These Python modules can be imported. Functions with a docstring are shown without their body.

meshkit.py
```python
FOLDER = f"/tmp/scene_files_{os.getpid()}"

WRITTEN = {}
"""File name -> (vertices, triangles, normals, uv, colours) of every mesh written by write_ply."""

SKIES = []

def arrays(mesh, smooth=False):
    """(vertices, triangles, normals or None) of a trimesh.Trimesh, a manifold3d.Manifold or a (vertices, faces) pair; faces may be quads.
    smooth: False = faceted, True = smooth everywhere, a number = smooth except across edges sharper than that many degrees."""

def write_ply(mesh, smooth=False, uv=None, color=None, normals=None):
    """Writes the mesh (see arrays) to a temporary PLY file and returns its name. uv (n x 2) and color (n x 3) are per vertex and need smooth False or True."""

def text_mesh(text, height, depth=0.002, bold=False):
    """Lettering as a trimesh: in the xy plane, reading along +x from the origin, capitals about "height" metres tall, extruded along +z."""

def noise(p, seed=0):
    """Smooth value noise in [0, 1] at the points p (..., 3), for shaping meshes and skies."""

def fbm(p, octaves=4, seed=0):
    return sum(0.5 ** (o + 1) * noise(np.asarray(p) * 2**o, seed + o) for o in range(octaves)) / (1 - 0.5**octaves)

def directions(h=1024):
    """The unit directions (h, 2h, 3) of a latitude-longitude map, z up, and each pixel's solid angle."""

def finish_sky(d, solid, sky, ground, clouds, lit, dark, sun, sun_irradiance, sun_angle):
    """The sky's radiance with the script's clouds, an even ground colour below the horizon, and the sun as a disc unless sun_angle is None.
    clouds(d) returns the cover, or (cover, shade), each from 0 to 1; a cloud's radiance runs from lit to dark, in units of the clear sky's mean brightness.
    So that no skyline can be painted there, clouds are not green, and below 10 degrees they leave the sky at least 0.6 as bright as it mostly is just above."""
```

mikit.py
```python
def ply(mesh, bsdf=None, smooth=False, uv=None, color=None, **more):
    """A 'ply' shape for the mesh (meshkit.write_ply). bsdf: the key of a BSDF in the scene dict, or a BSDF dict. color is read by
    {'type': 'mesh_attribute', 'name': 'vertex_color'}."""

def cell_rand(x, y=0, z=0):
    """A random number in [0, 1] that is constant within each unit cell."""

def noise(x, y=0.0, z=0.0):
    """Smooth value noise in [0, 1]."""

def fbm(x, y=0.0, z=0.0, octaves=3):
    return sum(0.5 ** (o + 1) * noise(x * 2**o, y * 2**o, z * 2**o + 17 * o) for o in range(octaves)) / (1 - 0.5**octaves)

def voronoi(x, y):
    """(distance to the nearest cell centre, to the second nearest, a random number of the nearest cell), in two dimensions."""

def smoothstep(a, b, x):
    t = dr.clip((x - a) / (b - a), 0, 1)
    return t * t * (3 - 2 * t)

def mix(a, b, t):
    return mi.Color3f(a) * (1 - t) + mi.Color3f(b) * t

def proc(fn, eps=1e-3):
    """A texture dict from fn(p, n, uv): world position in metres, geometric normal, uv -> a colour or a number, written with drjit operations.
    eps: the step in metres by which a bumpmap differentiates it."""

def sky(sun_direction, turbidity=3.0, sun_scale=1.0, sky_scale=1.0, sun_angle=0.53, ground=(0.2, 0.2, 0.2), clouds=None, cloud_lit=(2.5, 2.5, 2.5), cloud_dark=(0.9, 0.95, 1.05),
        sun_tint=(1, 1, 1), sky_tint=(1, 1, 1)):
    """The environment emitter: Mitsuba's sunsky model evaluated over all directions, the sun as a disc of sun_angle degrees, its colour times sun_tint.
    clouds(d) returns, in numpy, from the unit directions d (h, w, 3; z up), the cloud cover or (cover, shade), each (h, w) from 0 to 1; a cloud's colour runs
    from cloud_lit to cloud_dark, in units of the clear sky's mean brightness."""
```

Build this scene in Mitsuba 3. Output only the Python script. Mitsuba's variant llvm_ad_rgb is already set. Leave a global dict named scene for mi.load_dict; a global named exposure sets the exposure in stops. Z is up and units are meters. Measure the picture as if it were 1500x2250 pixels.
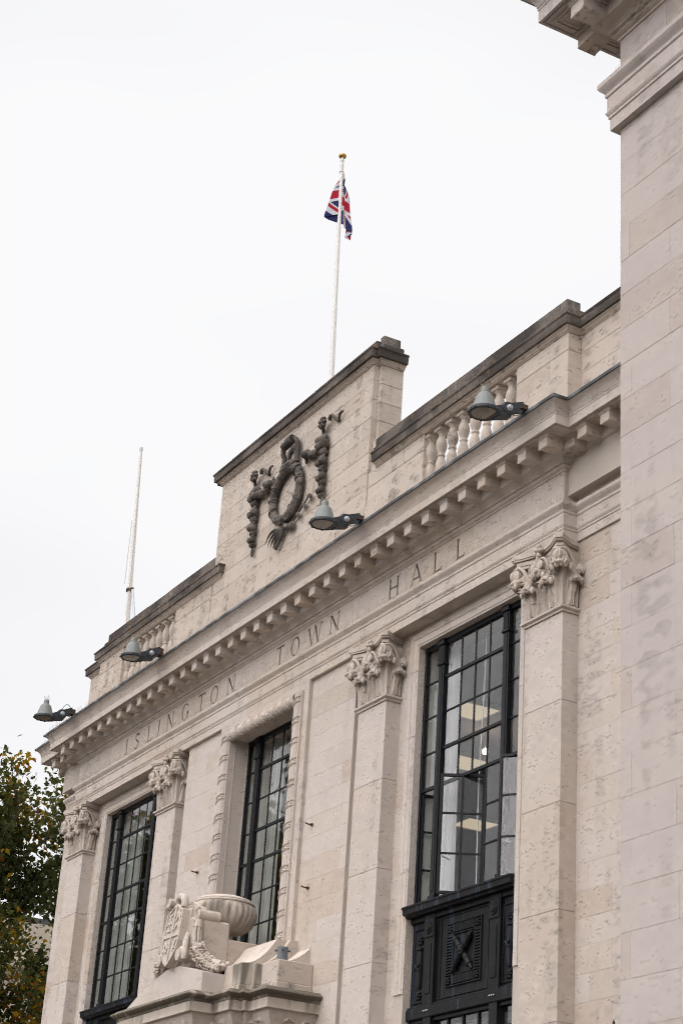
import math, random
import numpy as np, trimesh, shapely, shapely.geometry as sg, shapely.ops, shapely.affinity as sa
import manifold3d as mf
import drjit as dr, mitsuba as mi, mikit, meshkit
from mikit import noise, fbm, smoothstep, mix, voronoi

# ------------------------------------------------------------------ camera, sky, exposure
scene, labels = {}, {}
RNG = np.random.default_rng(7)
pick = random.Random(11)
EYE = np.array([0.0, 0.0, 1.6])
RIGHT = np.array([0.48855555, 0.87022636, 0.06339996])
DOWN = np.array([-0.33888311, 0.25620622, -0.90527157])
FWD = np.array([-0.80403464, 0.42079028, 0.42007599])
M4 = np.eye(4); M4[:3, 0], M4[:3, 1], M4[:3, 2], M4[:3, 3] = -RIGHT, -DOWN, FWD, EYE
scene['camera'] = {'type': 'perspective', 'fov': 2 * math.degrees(math.atan(750 / 4062.3)), 'fov_axis': 'x',
                   'near_clip': 0.1, 'far_clip': 900.0, 'to_world': mi.ScalarTransform4f(M4)}


def cloud_cover(d):
    q = np.stack([d[..., 0] * 2.2, d[..., 1] * 2.2, d[..., 2] * 4.0], -1)
    n = meshkit.fbm(q + 9.0, 4, 3)
    return np.ones(d.shape[:2]), np.clip(0.35 + 2.6 * (n - 0.47), 0.0, 1.0)


scene['sky'] = mikit.sky((0.20, -0.74, 0.92), turbidity=3, sun_scale=0.34, sun_angle=85, sun_tint=(0.85, 0.97, 1.28), clouds=cloud_cover,
                         cloud_lit=(1.07, 1.07, 1.085), cloud_dark=(0.95, 0.95, 0.985), ground=(0.13, 0.12, 0.11))
exposure = 3.36


# ------------------------------------------------------------------ naming
used = {}


def numbered(key):
    n = used.get(key, -1) + 1
    used[key] = n
    return key if n == 0 else f'{key}_{n:03d}'


def obj(name, mesh, m, parent=None, smooth=False, label=None, **kw):
    if isinstance(mesh, list):
        mesh = cat(mesh)
    key = numbered((parent + '__' if parent else '') + name)
    scene[key] = mikit.ply(mesh, m, smooth=smooth, **kw)
    if label:
        labels[key] = {'label': label}
    return key


def again(key, name, parent, tf):
    """Another entry with the ply of KEY under the transform TF."""
    k = numbered(parent + '__' + name)
    scene[k] = {**scene[key], 'to_world': tf}
    return k


def thing(name, label, cat_, group=None, kind=None):
    key = numbered(name)
    labels[key] = {'label': label, 'category': cat_}
    if group: labels[key]['group'] = group
    if kind: labels[key]['kind'] = kind
    return key


def tag(key, label=None, cat_=None, group=None, kind=None):
    d = labels.setdefault(key, {})
    for a, b in (('label', label), ('category', cat_), ('group', group), ('kind', kind)):
        if b: d[a] = b
    return key


T = mi.ScalarTransform4f


# ------------------------------------------------------------------ materials
def col(*c): return {'type': 'rgb', 'value': list(c)}


def principled(color, rough=0.7, metallic=0.0, spec=0.35, **kw):
    return {'type': 'principled', 'base_color': color, 'roughness': rough, 'metallic': metallic, 'specular': spec, **kw}


def two(b): return {'type': 'twosided', 'bsdf': b}


def stone_fn(base, mottle=1.0, pits=0.30, warm=(0.46, 0.39, 0.325), streak=0.2, fine=26.0, dirt=0.0):
    def fn(p, n, uv):
        a = fbm(p.x * 1.1, p.y * 1.1, p.z * 1.6, 3)
        b = fbm(p.x * 7 + 5, p.y * 7, p.z * 11, 2)
        c = mi.Color3f(*base) * (1 + mottle * (0.20 * (a - 0.5) + 0.26 * (b - 0.5)))
        c = mix(c, mi.Color3f(*warm) * 0.92, 0.5 * mottle * smoothstep(0.42, 0.80, a))
        s = fbm(p.x * 5, p.y * 5, p.z * 0.45, 2)
        c = c * (1 - streak * smoothstep(0.50, 0.78, s) * smoothstep(0.40, 0.6, b))
        h = noise(p.x * fine, p.y * fine, p.z * fine * 1.6)
        pit = smoothstep(0.58, 0.80, h) * smoothstep(0.47, 0.66, b)
        c = c * (1 - pits * pit)
        if dirt > 0:
            k = smoothstep(0.42, 0.72, a) * smoothstep(0.34, 0.66, b)
            c = mix(c, mi.Color3f(0.17, 0.145, 0.125), dirt * k * (0.45 + 0.55 * smoothstep(0.40, 0.65, h)))
        return c
    return fn


BUMP = mikit.proc(lambda p, n, uv: fbm(p.x * 22, p.y * 22, p.z * 30, 2), eps=0.004)


def bumped(b, scale): return {'type': 'bumpmap', 'arbitrary': BUMP, 'scale': scale, 'bsdf': b}


def stone(key, base, rough=0.85, **kw):
    scene[key] = two(principled(mikit.proc(stone_fn(base, **kw)), rough, spec=0.25))


# Portland stone in the tints that neighbouring blocks have
stone('mat_stone_0', (0.468, 0.414, 0.368))
stone('mat_stone_1', (0.46, 0.398, 0.343), mottle=1.2)
stone('mat_stone_2', (0.478, 0.427, 0.388), mottle=0.8)
stone('mat_stone_3', (0.44, 0.374, 0.315), mottle=1.3, pits=0.4)
STONES = ['mat_stone_0', 'mat_stone_1', 'mat_stone_2', 'mat_stone_0', 'mat_stone_2', 'mat_stone_3', 'mat_stone_2', 'mat_stone_0']
stone('mat_wing_0', (0.41, 0.367, 0.345), pits=0.12, mottle=0.6)
stone('mat_wing_1', (0.39, 0.341, 0.308), mottle=0.7, pits=0.2)
WINGS = ['mat_wing_0', 'mat_wing_0', 'mat_wing_1', 'mat_wing_0']
stone('mat_carved', (0.455, 0.40, 0.35), mottle=0.7, pits=0.2, streak=0.15)
stone('mat_weathered_0', (0.41, 0.352, 0.298), mottle=1.2, pits=0.42, streak=0.45, fine=17.0, dirt=0.38)
stone('mat_weathered_1', (0.45, 0.392, 0.338), mottle=1.1, pits=0.42, streak=0.4, fine=20.0, dirt=0.28)
WEATHERED = ['mat_weathered_0', 'mat_weathered_1', 'mat_weathered_1']
scene['mat_mortar'] = two(principled(col(0.42, 0.375, 0.33), 0.95, spec=0.1))


def soot_fn(p, n, uv):
    a = fbm(p.x * 1.7, p.y * 1.7, p.z * 2.0, 3)
    s = fbm(p.x * 16, p.y * 16, p.z * 1.2, 3)
    c = mix(mi.Color3f(0.05, 0.043, 0.038), mi.Color3f(0.13, 0.112, 0.098), smoothstep(0.3, 0.7, a))
    c = mix(c, mi.Color3f(0.21, 0.19, 0.17), 0.7 * smoothstep(0.58, 0.74, s) * smoothstep(0.4, 0.65, a))
    c = mix(c, mi.Color3f(0.16, 0.10, 0.045), 0.6 * smoothstep(0.66, 0.78, fbm(p.x * 9, p.y * 9, p.z * 9, 2)))
    return c * (0.85 + 0.3 * noise(p.x * 50, p.y * 50, p.z * 50))


scene['mat_soot'] = two(bumped(principled(mikit.proc(soot_fn), 0.9, spec=0.2), 0.010))


def relief_fn(p, n, uv):
    a = fbm(p.x * 6, p.y * 6, p.z * 6, 3)
    return mix(mi.Color3f(0.048, 0.042, 0.037), mi.Color3f(0.115, 0.098, 0.083), smoothstep(0.3, 0.7, a)) * (0.8 + 0.4 * noise(p.x * 40, p.y * 40, p.z * 40))


scene['mat_relief'] = two(principled(mikit.proc(relief_fn), 0.75, spec=0.35))


def mossy_fn(p, n, uv):      # hood cornice: stone with black algae along its upper roll
    a = fbm(p.x * 3, p.y * 3, p.z * 3, 3)
    b = fbm(p.x * 14, p.y * 14, p.z * 5, 3)
    k = smoothstep(0.30, 0.54, a * 0.6 + b * 0.5)
    return mix(mi.Color3f(0.34, 0.295, 0.25), mi.Color3f(0.07, 0.06, 0.045), 0.85 * k)


scene['mat_mossy'] = two(principled(mikit.proc(mossy_fn), 0.9, spec=0.2))


def streaked_fn(p, n, uv):
    s = fbm(p.x * 7, p.y * 7, p.z * 0.9, 3)
    k = smoothstep(0.46, 0.68, s) * smoothstep(0.35, 0.6, noise(p.x * 1.6 + 4, p.y * 1.6, p.z * 0.3))
    c = mi.Color3f(0.42, 0.37, 0.315) * (0.85 + 0.3 * fbm(p.x * 5, p.y * 5, p.z * 7, 2))
    return mix(c, mi.Color3f(0.09, 0.08, 0.065), 0.75 * k)


scene['mat_streaked'] = two(principled(mikit.proc(streaked_fn), 0.9, spec=0.2))


def lead_fn(p, n, uv):
    a = fbm(p.x * 5, p.y * 5, p.z * 5, 3)
    return mix(mi.Color3f(0.035, 0.038, 0.042), mi.Color3f(0.15, 0.165, 0.18), smoothstep(0.40, 0.75, a))


scene['mat_lead'] = two(principled(mikit.proc(lead_fn), 0.5, spec=0.5))


def iron_fn(p, n, uv):
    a = fbm(p.x * 6, p.y * 6, p.z * 6, 3)
    s = fbm(p.x * 18, p.y * 18, p.z * 1.0, 2)
    c = mix(mi.Color3f(0.004, 0.0045, 0.005), mi.Color3f(0.010, 0.011, 0.012), a)
    return mix(c, mi.Color3f(0.025, 0.038, 0.06), 0.8 * smoothstep(0.60, 0.78, s))


scene['mat_iron'] = two(principled(mikit.proc(iron_fn), 0.55, spec=0.22))
scene['mat_black_steel'] = two(principled(col(0.006, 0.007, 0.009), 0.45, spec=0.25))
scene['mat_glass'] = {'type': 'thindielectric', 'int_ior': 1.5}
scene['mat_white_paint'] = two(principled(col(0.62, 0.61, 0.58), 0.4, spec=0.5))
scene['mat_gold'] = two(principled(col(0.42, 0.25, 0.07), 0.35, metallic=0.8))
scene['mat_lamp_grey'] = two(principled(col(0.155, 0.17, 0.165), 0.5, spec=0.5))
scene['mat_lamp_dark'] = two(principled(col(0.03, 0.036, 0.042), 0.5, spec=0.4))
scene['mat_lamp_glass'] = two(principled(col(0.20, 0.18, 0.145), 0.25, spec=0.6))
scene['mat_galvanised'] = two(principled(col(0.40, 0.42, 0.44), 0.45, metallic=0.3))
scene['mat_blue_grey'] = two(principled(col(0.12, 0.135, 0.15), 0.5))
scene['mat_rust'] = two(principled(col(0.06, 0.035, 0.022), 0.8))
scene['mat_wire'] = two(principled(col(0.33, 0.27, 0.21), 0.5, metallic=0.3))
scene['mat_letter'] = two(principled(col(0.045, 0.037, 0.024), 0.6))
scene['mat_curtain'] = two(principled(col(0.40, 0.42, 0.385), 0.9))
scene['mat_curtain_white'] = two(principled(col(0.72, 0.73, 0.73), 0.9))
scene['mat_plaster'] = two(principled(col(0.40, 0.40, 0.39), 0.9))
scene['mat_room'] = two(principled(col(0.20, 0.205, 0.19), 0.9))
scene['mat_ceiling'] = two(principled(col(0.66, 0.68, 0.72), 0.9))
scene['mat_carpet'] = two(principled(col(0.10, 0.10, 0.11), 0.9))
scene['mat_cord'] = two(principled(col(0.7, 0.7, 0.68), 0.7))


# ------------------------------------------------------------------ mesh helpers
def mesh(v, f): return trimesh.Trimesh(np.asarray(v, float), np.asarray(f, int), process=False)


def cat(ms): return ms[0] if len(ms) == 1 else trimesh.util.concatenate([mesh(m.vertices, m.faces) for m in ms])


def quads(v, q):
    q = np.asarray(q, int)
    return mesh(v, np.vstack([q[:, [0, 1, 2]], q[:, [0, 2, 3]]]))


def move(m, R=None, t=(0, 0, 0)):
    v = np.asarray(m.vertices)
    if R is not None: v = v @ np.asarray(R).T
    return mesh(v + np.asarray(t, float), m.faces)


def mirror_x(m, xc=-25.1):
    v = np.array(m.vertices); v[:, 0] = 2 * xc - v[:, 0]
    return mesh(v, np.asarray(m.faces)[:, ::-1])


def rz(a): return np.array([[math.cos(a), -math.sin(a), 0], [math.sin(a), math.cos(a), 0], [0, 0, 1.0]])


def rx(a): return np.array([[1.0, 0, 0], [0, math.cos(a), -math.sin(a)], [0, math.sin(a), math.cos(a)]])


def ry(a): return np.array([[math.cos(a), 0, math.sin(a)], [0, 1.0, 0], [-math.sin(a), 0, math.cos(a)]])


def box(x0, x1, y0, y1, z0, z1):
    v = [(x, y, z) for x in (x0, x1) for y in (y0, y1) for z in (z0, z1)]
    return quads(v, [(0, 1, 3, 2), (4, 6, 7, 5), (0, 4, 5, 1), (2, 3, 7, 6), (0, 2, 6, 4), (1, 5, 7, 3)])


def cbox(x0, x1, y0, y1, z0, z1, b=0.006):
    """A box with chamfered edges."""
    c, h = np.array([(x0 + x1) / 2, (y0 + y1) / 2, (z0 + z1) / 2]), np.array([(x1 - x0) / 2, (y1 - y0) / 2, (z1 - z0) / 2])
    b = min(b, 0.45 * h.min())
    pts = []
    for k in range(3):
        e = h - b; e[k] = h[k]
        for s in np.ndindex(2, 2, 2): pts.append(c + e * (np.array(s) * 2 - 1))
    return trimesh.convex.convex_hull(np.array(pts))


def slab(u0, u1, z0, z1, front, thick=0.10, b=0.006, face='y'):
    """A facing stone: bevelled front at FRONT, looking to -y (face 'y'), +x ('x') or -x ('-x'); open back."""
    P = []
    for d, i in ((thick, 0), (b, 0), (0, b)):
        P += [(u0 + i, d, z0 + i), (u1 - i, d, z0 + i), (u1 - i, d, z1 - i), (u0 + i, d, z1 - i)]
    P = np.array(P)
    if face == 'y': v = np.c_[P[:, 0], front + P[:, 1], P[:, 2]]
    elif face == 'x': v = np.c_[front - P[:, 1], P[:, 0], P[:, 2]]
    else: v = np.c_[front + P[:, 1], P[:, 0], P[:, 2]]
    q = [(8, 9, 10, 11)]
    for a in (0, 4): q += [(a + k, a + (k + 1) % 4, a + 4 + (k + 1) % 4, a + 4 + k) for k in range(4)]
    return quads(v, q)


def sweep(path, prof, closed=False):
    """A closed profile [(p outward, z)] along a plan polyline with mitred corners; outward is to the right of travel."""
    path, prof = np.asarray(path, float), np.asarray(prof, float)
    n, m = len(path), len(prof)
    seg = np.diff(np.vstack([path, path[:1]]) if closed else path, axis=0)
    seg /= np.linalg.norm(seg, axis=1, keepdims=True)
    nor = np.c_[seg[:, 1], -seg[:, 0]]
    rows = []
    for i in range(n):
        a = nor[i - 1] if (i > 0 or closed) else nor[0]
        b = nor[i] if (i < n - 1 or closed) else nor[-1]
        k = (a + b) / (1 + a @ b)
        rows.append(np.c_[path[i] + prof[:, :1] * k, prof[:, 1]])
    v, q = np.vstack(rows), []
    for i in range(n if closed else n - 1):
        j = (i + 1) % n
        q += [(i * m + k, j * m + k, j * m + (k + 1) % m, i * m + (k + 1) % m) for k in range(m)]
    out = quads(v, q)
    if not closed:
        poly = sg.Polygon(prof)
        tv, tf = trimesh.creation.triangulate_polygon(poly, engine='earcut')
        idx = [int(np.argmin(((prof - t) ** 2).sum(1))) for t in tv]
        tf = np.array(idx)[tf]
        out = mesh(v, np.vstack([out.faces, tf, tf[:, ::-1] + (n - 1) * m]))
    return out


def chunks(path, length, gap=0.004):
    """Cuts a polyline into stones about LENGTH long, none ending near a corner."""
    path = np.asarray(path, float)
    d = np.r_[0, np.cumsum(np.linalg.norm(np.diff(path, axis=0), axis=1))]
    at = lambda s: np.array([np.interp(s, d, path[:, 0]), np.interp(s, d, path[:, 1])])
    cuts = [0.0]
    for k in np.arange(length, d[-1] - 0.4 * length, length):
        if np.abs(d - k).min() > 0.30: cuts.append(k)
    cuts.append(d[-1])
    for a, b in zip(cuts[:-1], cuts[1:]):
        a, b = a + gap / 2, b - gap / 2
        yield np.array([at(a)] + [path[i] for i in range(len(path)) if a < d[i] < b] + [at(b)])


def tube(pts, r, sides=8, close=False, cap=True):
    p = np.asarray(pts, float); n = len(p)
    r = np.broadcast_to(r, (n,))
    t = np.gradient(p, axis=0) if not close else np.roll(p, -1, 0) - np.roll(p, 1, 0)
    t /= np.linalg.norm(t, axis=1, keepdims=True) + 1e-12
    a = np.cross(t[0], [0, 0, 1.0] if abs(t[0, 2]) < 0.9 else [1.0, 0, 0]); a /= np.linalg.norm(a)
    A = []
    for i in range(n):
        a = a - t[i] * (a @ t[i]); a /= np.linalg.norm(a) + 1e-12
        A.append(a)
    A = np.array(A); B = np.cross(t, A)
    th = np.arange(sides) * 2 * np.pi / sides
    v = (p[:, None] + r[:, None, None] * (np.cos(th)[None, :, None] * A[:, None] + np.sin(th)[None, :, None] * B[:, None])).reshape(-1, 3)
    q = []
    for i in range(n if close else n - 1):
        j = (i + 1) % n
        q += [(i * sides + k, i * sides + (k + 1) % sides, j * sides + (k + 1) % sides, j * sides + k) for k in range(sides)]
    out = quads(v, q)
    if cap and not close:
        f = [(0, k + 1, k) for k in range(1, sides - 1)] + [((n - 1) * sides, (n - 1) * sides + k, (n - 1) * sides + k + 1) for k in range(1, sides - 1)]
        out = mesh(v, np.vstack([out.faces, f]))
    return out


def lathe(prof, n=20, c=(0, 0, 0), axis=None):
    prof = np.asarray(prof, float); th = np.arange(n) * 2 * np.pi / n
    v = np.stack([prof[:, None, 0] * np.cos(th), prof[:, None, 0] * np.sin(th), np.broadcast_to(prof[:, None, 1], (len(prof), n))], -1).reshape(-1, 3)
    q = [(i * n + k, i * n + (k + 1) % n, (i + 1) * n + (k + 1) % n, (i + 1) * n + k) for i in range(len(prof) - 1) for k in range(n)]
    return move(quads(v, q), axis, c)


def blob(c, r, sub=1, rough=0.0, seed=0):
    m = trimesh.creation.icosphere(subdivisions=sub, radius=1.0)
    v = np.array(m.vertices)
    if rough: v *= 1 + rough * (meshkit.noise(v * 2.2 + seed * 3.7)[:, None] - 0.5) * 2
    return mesh(v * np.asarray(r) + np.asarray(c), m.faces)


def extrude_xz(poly, y0, y1):
    """A shapely polygon in (x, z) made solid from y0 to y1."""
    out = []
    for g in getattr(poly, 'geoms', [poly]):
        if g.area < 1e-7: continue
        m = trimesh.creation.extrude_polygon(g, y1 - y0, engine='earcut')
        v = np.array(m.vertices)
        out.append(mesh(np.c_[v[:, 0], y0 + v[:, 2], v[:, 1]], m.faces))
    return cat(out)


def extrude_xy(poly, z0, z1):
    out = []
    for g in getattr(poly, 'geoms', [poly]):
        m = trimesh.creation.extrude_polygon(g, z1 - z0, engine='earcut')
        out.append(move(m, None, (0, 0, z0)))
    return cat(out)


def spiral(c, r0, turns, u, v, start=0.0, r1=0.12, n=26):
    """Points of a spiral round C in the plane of U and V, from radius r0 inward."""
    t = np.linspace(0, 1, n)
    r = r0 * (1 - t) + r0 * r1 * t
    a = start + t * turns * 2 * np.pi
    return np.asarray(c) + r[:, None] * (np.cos(a)[:, None] * np.asarray(u, float) + np.sin(a)[:, None] * np.asarray(v, float))


def leaf(w, h, curl=0.16, lobes=4, nu=15, nv=16, thick=0.014):
    """An acanthus leaf standing on the origin in xz: ribbed, lobed, its tip rolled out to -y and down."""
    V = []
    for j in range(nv):
        t = j / (nv - 1)
        if t < 0.62:
            k = t / 0.62
            base, up = np.array([0, -0.015 - 0.30 * curl * k ** 2.2, 0.84 * h * k]), np.array([0, -1.0, 0.25])
        else:
            a = (t - 0.62) / 0.38 * 3.5
            base = np.array([0, -0.015 - 0.30 * curl - 0.36 * curl * (1 - math.cos(a)), 0.84 * h + 0.16 * h * math.sin(a)])
            up = np.array([0, -math.cos(a), math.sin(a)])
        half = 0.5 * w * (0.70 + 0.34 * math.sin(math.pi * min(1, t * 1.15))) * (1 - 0.35 * max(0, t - 0.6) / 0.4)
        for i in range(nu):
            s = 2 * i / (nu - 1) - 1
            scal = 1 - 0.16 * abs(s) ** 2 * (0.5 + 0.5 * math.cos(t * lobes * 2 * math.pi))
            ridge = 0.026 * math.cos(s * math.pi * 3.0) * (0.4 + 0.6 * min(1, t * 2)) + 0.026 * math.exp(-(s / 0.16) ** 2)
            V.append(base + np.array([s * half * scal, 0, 0]) + up * (ridge - 0.032 * s * s) + np.array([0, 0, -0.035 * abs(s) ** 2 * (t > 0.6)]))
    V = np.array(V); back = V + np.array([0, thick, -0.3 * thick])
    q = []
    for j in range(nv - 1):
        for i in range(nu - 1):
            a = j * nu + i
            q += [(a, a + 1, a + nu + 1, a + nu), tuple(len(V) + x for x in (a, a + nu, a + nu + 1, a + 1))]
    N = len(V)
    edge = [j * nu for j in range(nv)] + [(nv - 1) * nu + i for i in range(1, nu)] + [j * nu + nu - 1 for j in range(nv - 2, -1, -1)]
    q += [(a, b, b + N, a + N) for a, b in zip(edge[:-1], edge[1:])]
    return quads(np.vstack([V, back]), q)


def leaf_tips(w, h, curl):
    """The drooping lobes along a leaf's rolled tip."""
    return cat([blob((s * w * 0.36, -0.012 - curl * (0.98 - 0.25 * s * s), (0.80 - 0.06 * s * s) * h), (0.105 * w, 0.10 * w, 0.16 * w), 1) for s in (-1, -0.5, 0, 0.5, 1)])


def rosette(c, r, petals=6, depth=0.04, facing=(0, -1, 0)):
    ms = [blob((0, 0, 0), (r * 0.32, r * 0.32, depth))]
    for k in range(petals):
        a = k * 2 * math.pi / petals
        ms.append(move(blob((0, 0, 0), (r * 0.42, r * 0.30, depth * 0.6)), rz(a), (0.6 * r * math.cos(a), 0.6 * r * math.sin(a), 0)))
    m = cat(ms)
    f = np.asarray(facing, float)
    u = np.cross([0, 0, 1.0], f); u /= np.linalg.norm(u); v = np.cross(f, u)
    return move(m, np.c_[u, v, f], c)

# ------------------------------------------------------------------ the town hall: datum
XC = -25.1                       # the facade's axis; main front plane y = 12, wall behind the pilasters y = 12.23
YP, YW = 12.0, 12.23
PIL = [-32.77, -28.61, -21.59, -17.41]   # pilaster centres, each 0.78 wide
B = 'town_hall'
tag(B, 'pale stone town hall with Corinthian pilasters, cut inscription and a projecting right wing', 'building')
COURSE, Z0 = 0.3115, 10.394
W_AB, W_C, W_CD = -30.70, -25.1, -19.50      # window axes


def stones(parent, rects, front, mats, thick=0.10, face='y', gap=0.003, bev=0.003, name='stone_block'):
    """One facing stone per rectangle (u0, u1, z0, z1)."""
    for u0, u1, z0, z1 in rects:
        if u1 - u0 < 0.03 or z1 - z0 < 0.03: continue
        f = front + pick.uniform(-0.0015, 0.0015)
        obj(name, slab(u0 + gap / 2, u1 - gap / 2, z0 + gap / 2, z1 - gap / 2, f, thick, bev, face), pick.choice(mats), parent)


def courses(u0, u1, z0, z1, length, zref=Z0, pitch=COURSE, offset=0.0, holes=()):
    """Rectangles of coursed ashlar between u0 and u1, broken bond; HOLES are (u0, u1, z0, z1) left free."""
    k0, k1 = math.floor((z0 - zref) / pitch) - 1, math.ceil((z1 - zref) / pitch) + 1
    for k in range(k0, k1):
        a, b = max(z0, zref + k * pitch), min(z1, zref + (k + 1) * pitch)
        if b - a < 0.02: continue
        cuts = [u0]
        u = u0 + length * (0.5 if k % 2 else 1.0) + offset
        while u < u1 - 0.18 * length:
            if u > u0 + 0.12: cuts.append(u + pick.uniform(-0.06, 0.06) * length)
            u += length
        cuts.append(u1)
        for p, q in zip(cuts[:-1], cuts[1:]):
            hit = [h for h in holes if h[0] < q and h[1] > p and h[2] < b - 0.01 and h[3] > a + 0.01]
            if not hit: yield (p, q, a, b)
            else:
                h = hit[0]
                if p < h[0]: yield (p, h[0], a, b)
                if q > h[1]: yield (h[1], q, a, b)


# ------------------------------------------------------------------ core walls (the mortar seen in the joints)
core = []
F = YW + 0.0028
for x0, x1 in ((-34.12, W_AB - 1.25), (W_AB + 1.25, -28.0), (-22.2, W_CD - 1.25), (W_CD + 1.25, -9.9)):
    core.append(box(x0, x1, F, 12.75, 0, 11.6))
for xc in (W_AB, W_CD):
    core += [box(xc - 1.25, xc + 1.25, F, 12.75, 10.745, 11.6), box(xc - 1.25, xc + 1.25, 12.42, 12.75, 0, 3.1)]
for s in (-1, 1):                 # the central panel: side strips 0.06 back from its middle part
    a, b = sorted((XC + s * 2.90, XC + s * 1.53)); core.append(box(a, b, 12.0628, 12.75, 0, 11.02))
    a, b = sorted((XC + s * 1.53, XC + s * 1.14)); core.append(box(a, b, 12.0028, 12.75, 0, 11.02))
core += [box(XC - 1.14, XC + 1.14, 12.0028, 12.75, 10.755, 11.02), box(XC - 1.14, XC + 1.14, 12.0028, 12.75, 0, 7.0), box(XC - 2.9, XC + 2.9, 12.02, 12.75, 11.02, 11.6)]
core += [box(-34.12, -33.72, 12.75, 24, 0, 13.2), box(-34.12, -9.9, 12.06, 12.75, 11.6, 12.55), box(-33.8, -9.9, 12.75, 24, 13.0, 13.2), box(-34.12, -9.9, 23.6, 24, 0, 13.2)]
obj('wall', core, 'mat_mortar', B)
WALL = B + '__wall'
stones(WALL, courses(-17.02, -15.2, 4.3, 11.02, 0.78, offset=-0.50), YW, STONES)
stones(WALL, courses(-15.2, -10.2, 4.3, 11.02, 1.3), YW, STONES)
for xc, (l, r) in ((W_AB, (-32.38, -29.0)), (W_CD, (-21.20, -17.80))):
    stones(WALL, courses(l, xc - 1.47, 4.3, 11.02, 0.9), YW, STONES)
    stones(WALL, courses(xc + 1.47, r, 4.3, 11.02, 0.9), YW, STONES)
    stones(WALL, [(xc - 1.47, xc - 0.45, 10.96, 11.02), (xc - 0.45, xc + 0.5, 10.96, 11.02), (xc + 0.5, xc + 1.47, 10.96, 11.02)], YW, STONES)
stones(WALL, courses(-34.12, -33.16, 4.3, 11.02, 1.3), YW, STONES)
for s in (-1, 1):
    a, b = sorted((XC + s * 2.90, XC + s * 1.53))
    stones(WALL, courses(a, b, 4.3, 11.005, 0.95, offset=0.2 * s), 12.06, STONES)
    stones(WALL, courses(12.075, 12.24, 4.3, 11.0, 2.0), XC + s * 2.90, STONES, face='x' if s > 0 else '-x')
    a, b = sorted((XC + s * 1.53, XC + s * 1.37))
    stones(WALL, courses(a, b, 5.9, 11.02, 2.0, pitch=2 * COURSE), 12.0, STONES)
    stones(WALL, courses(12.0, 12.068, 5.9, 11.0, 2.0, pitch=2 * COURSE), XC + s * 1.53, STONES, thick=0.05, face='x' if s > 0 else '-x')
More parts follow.
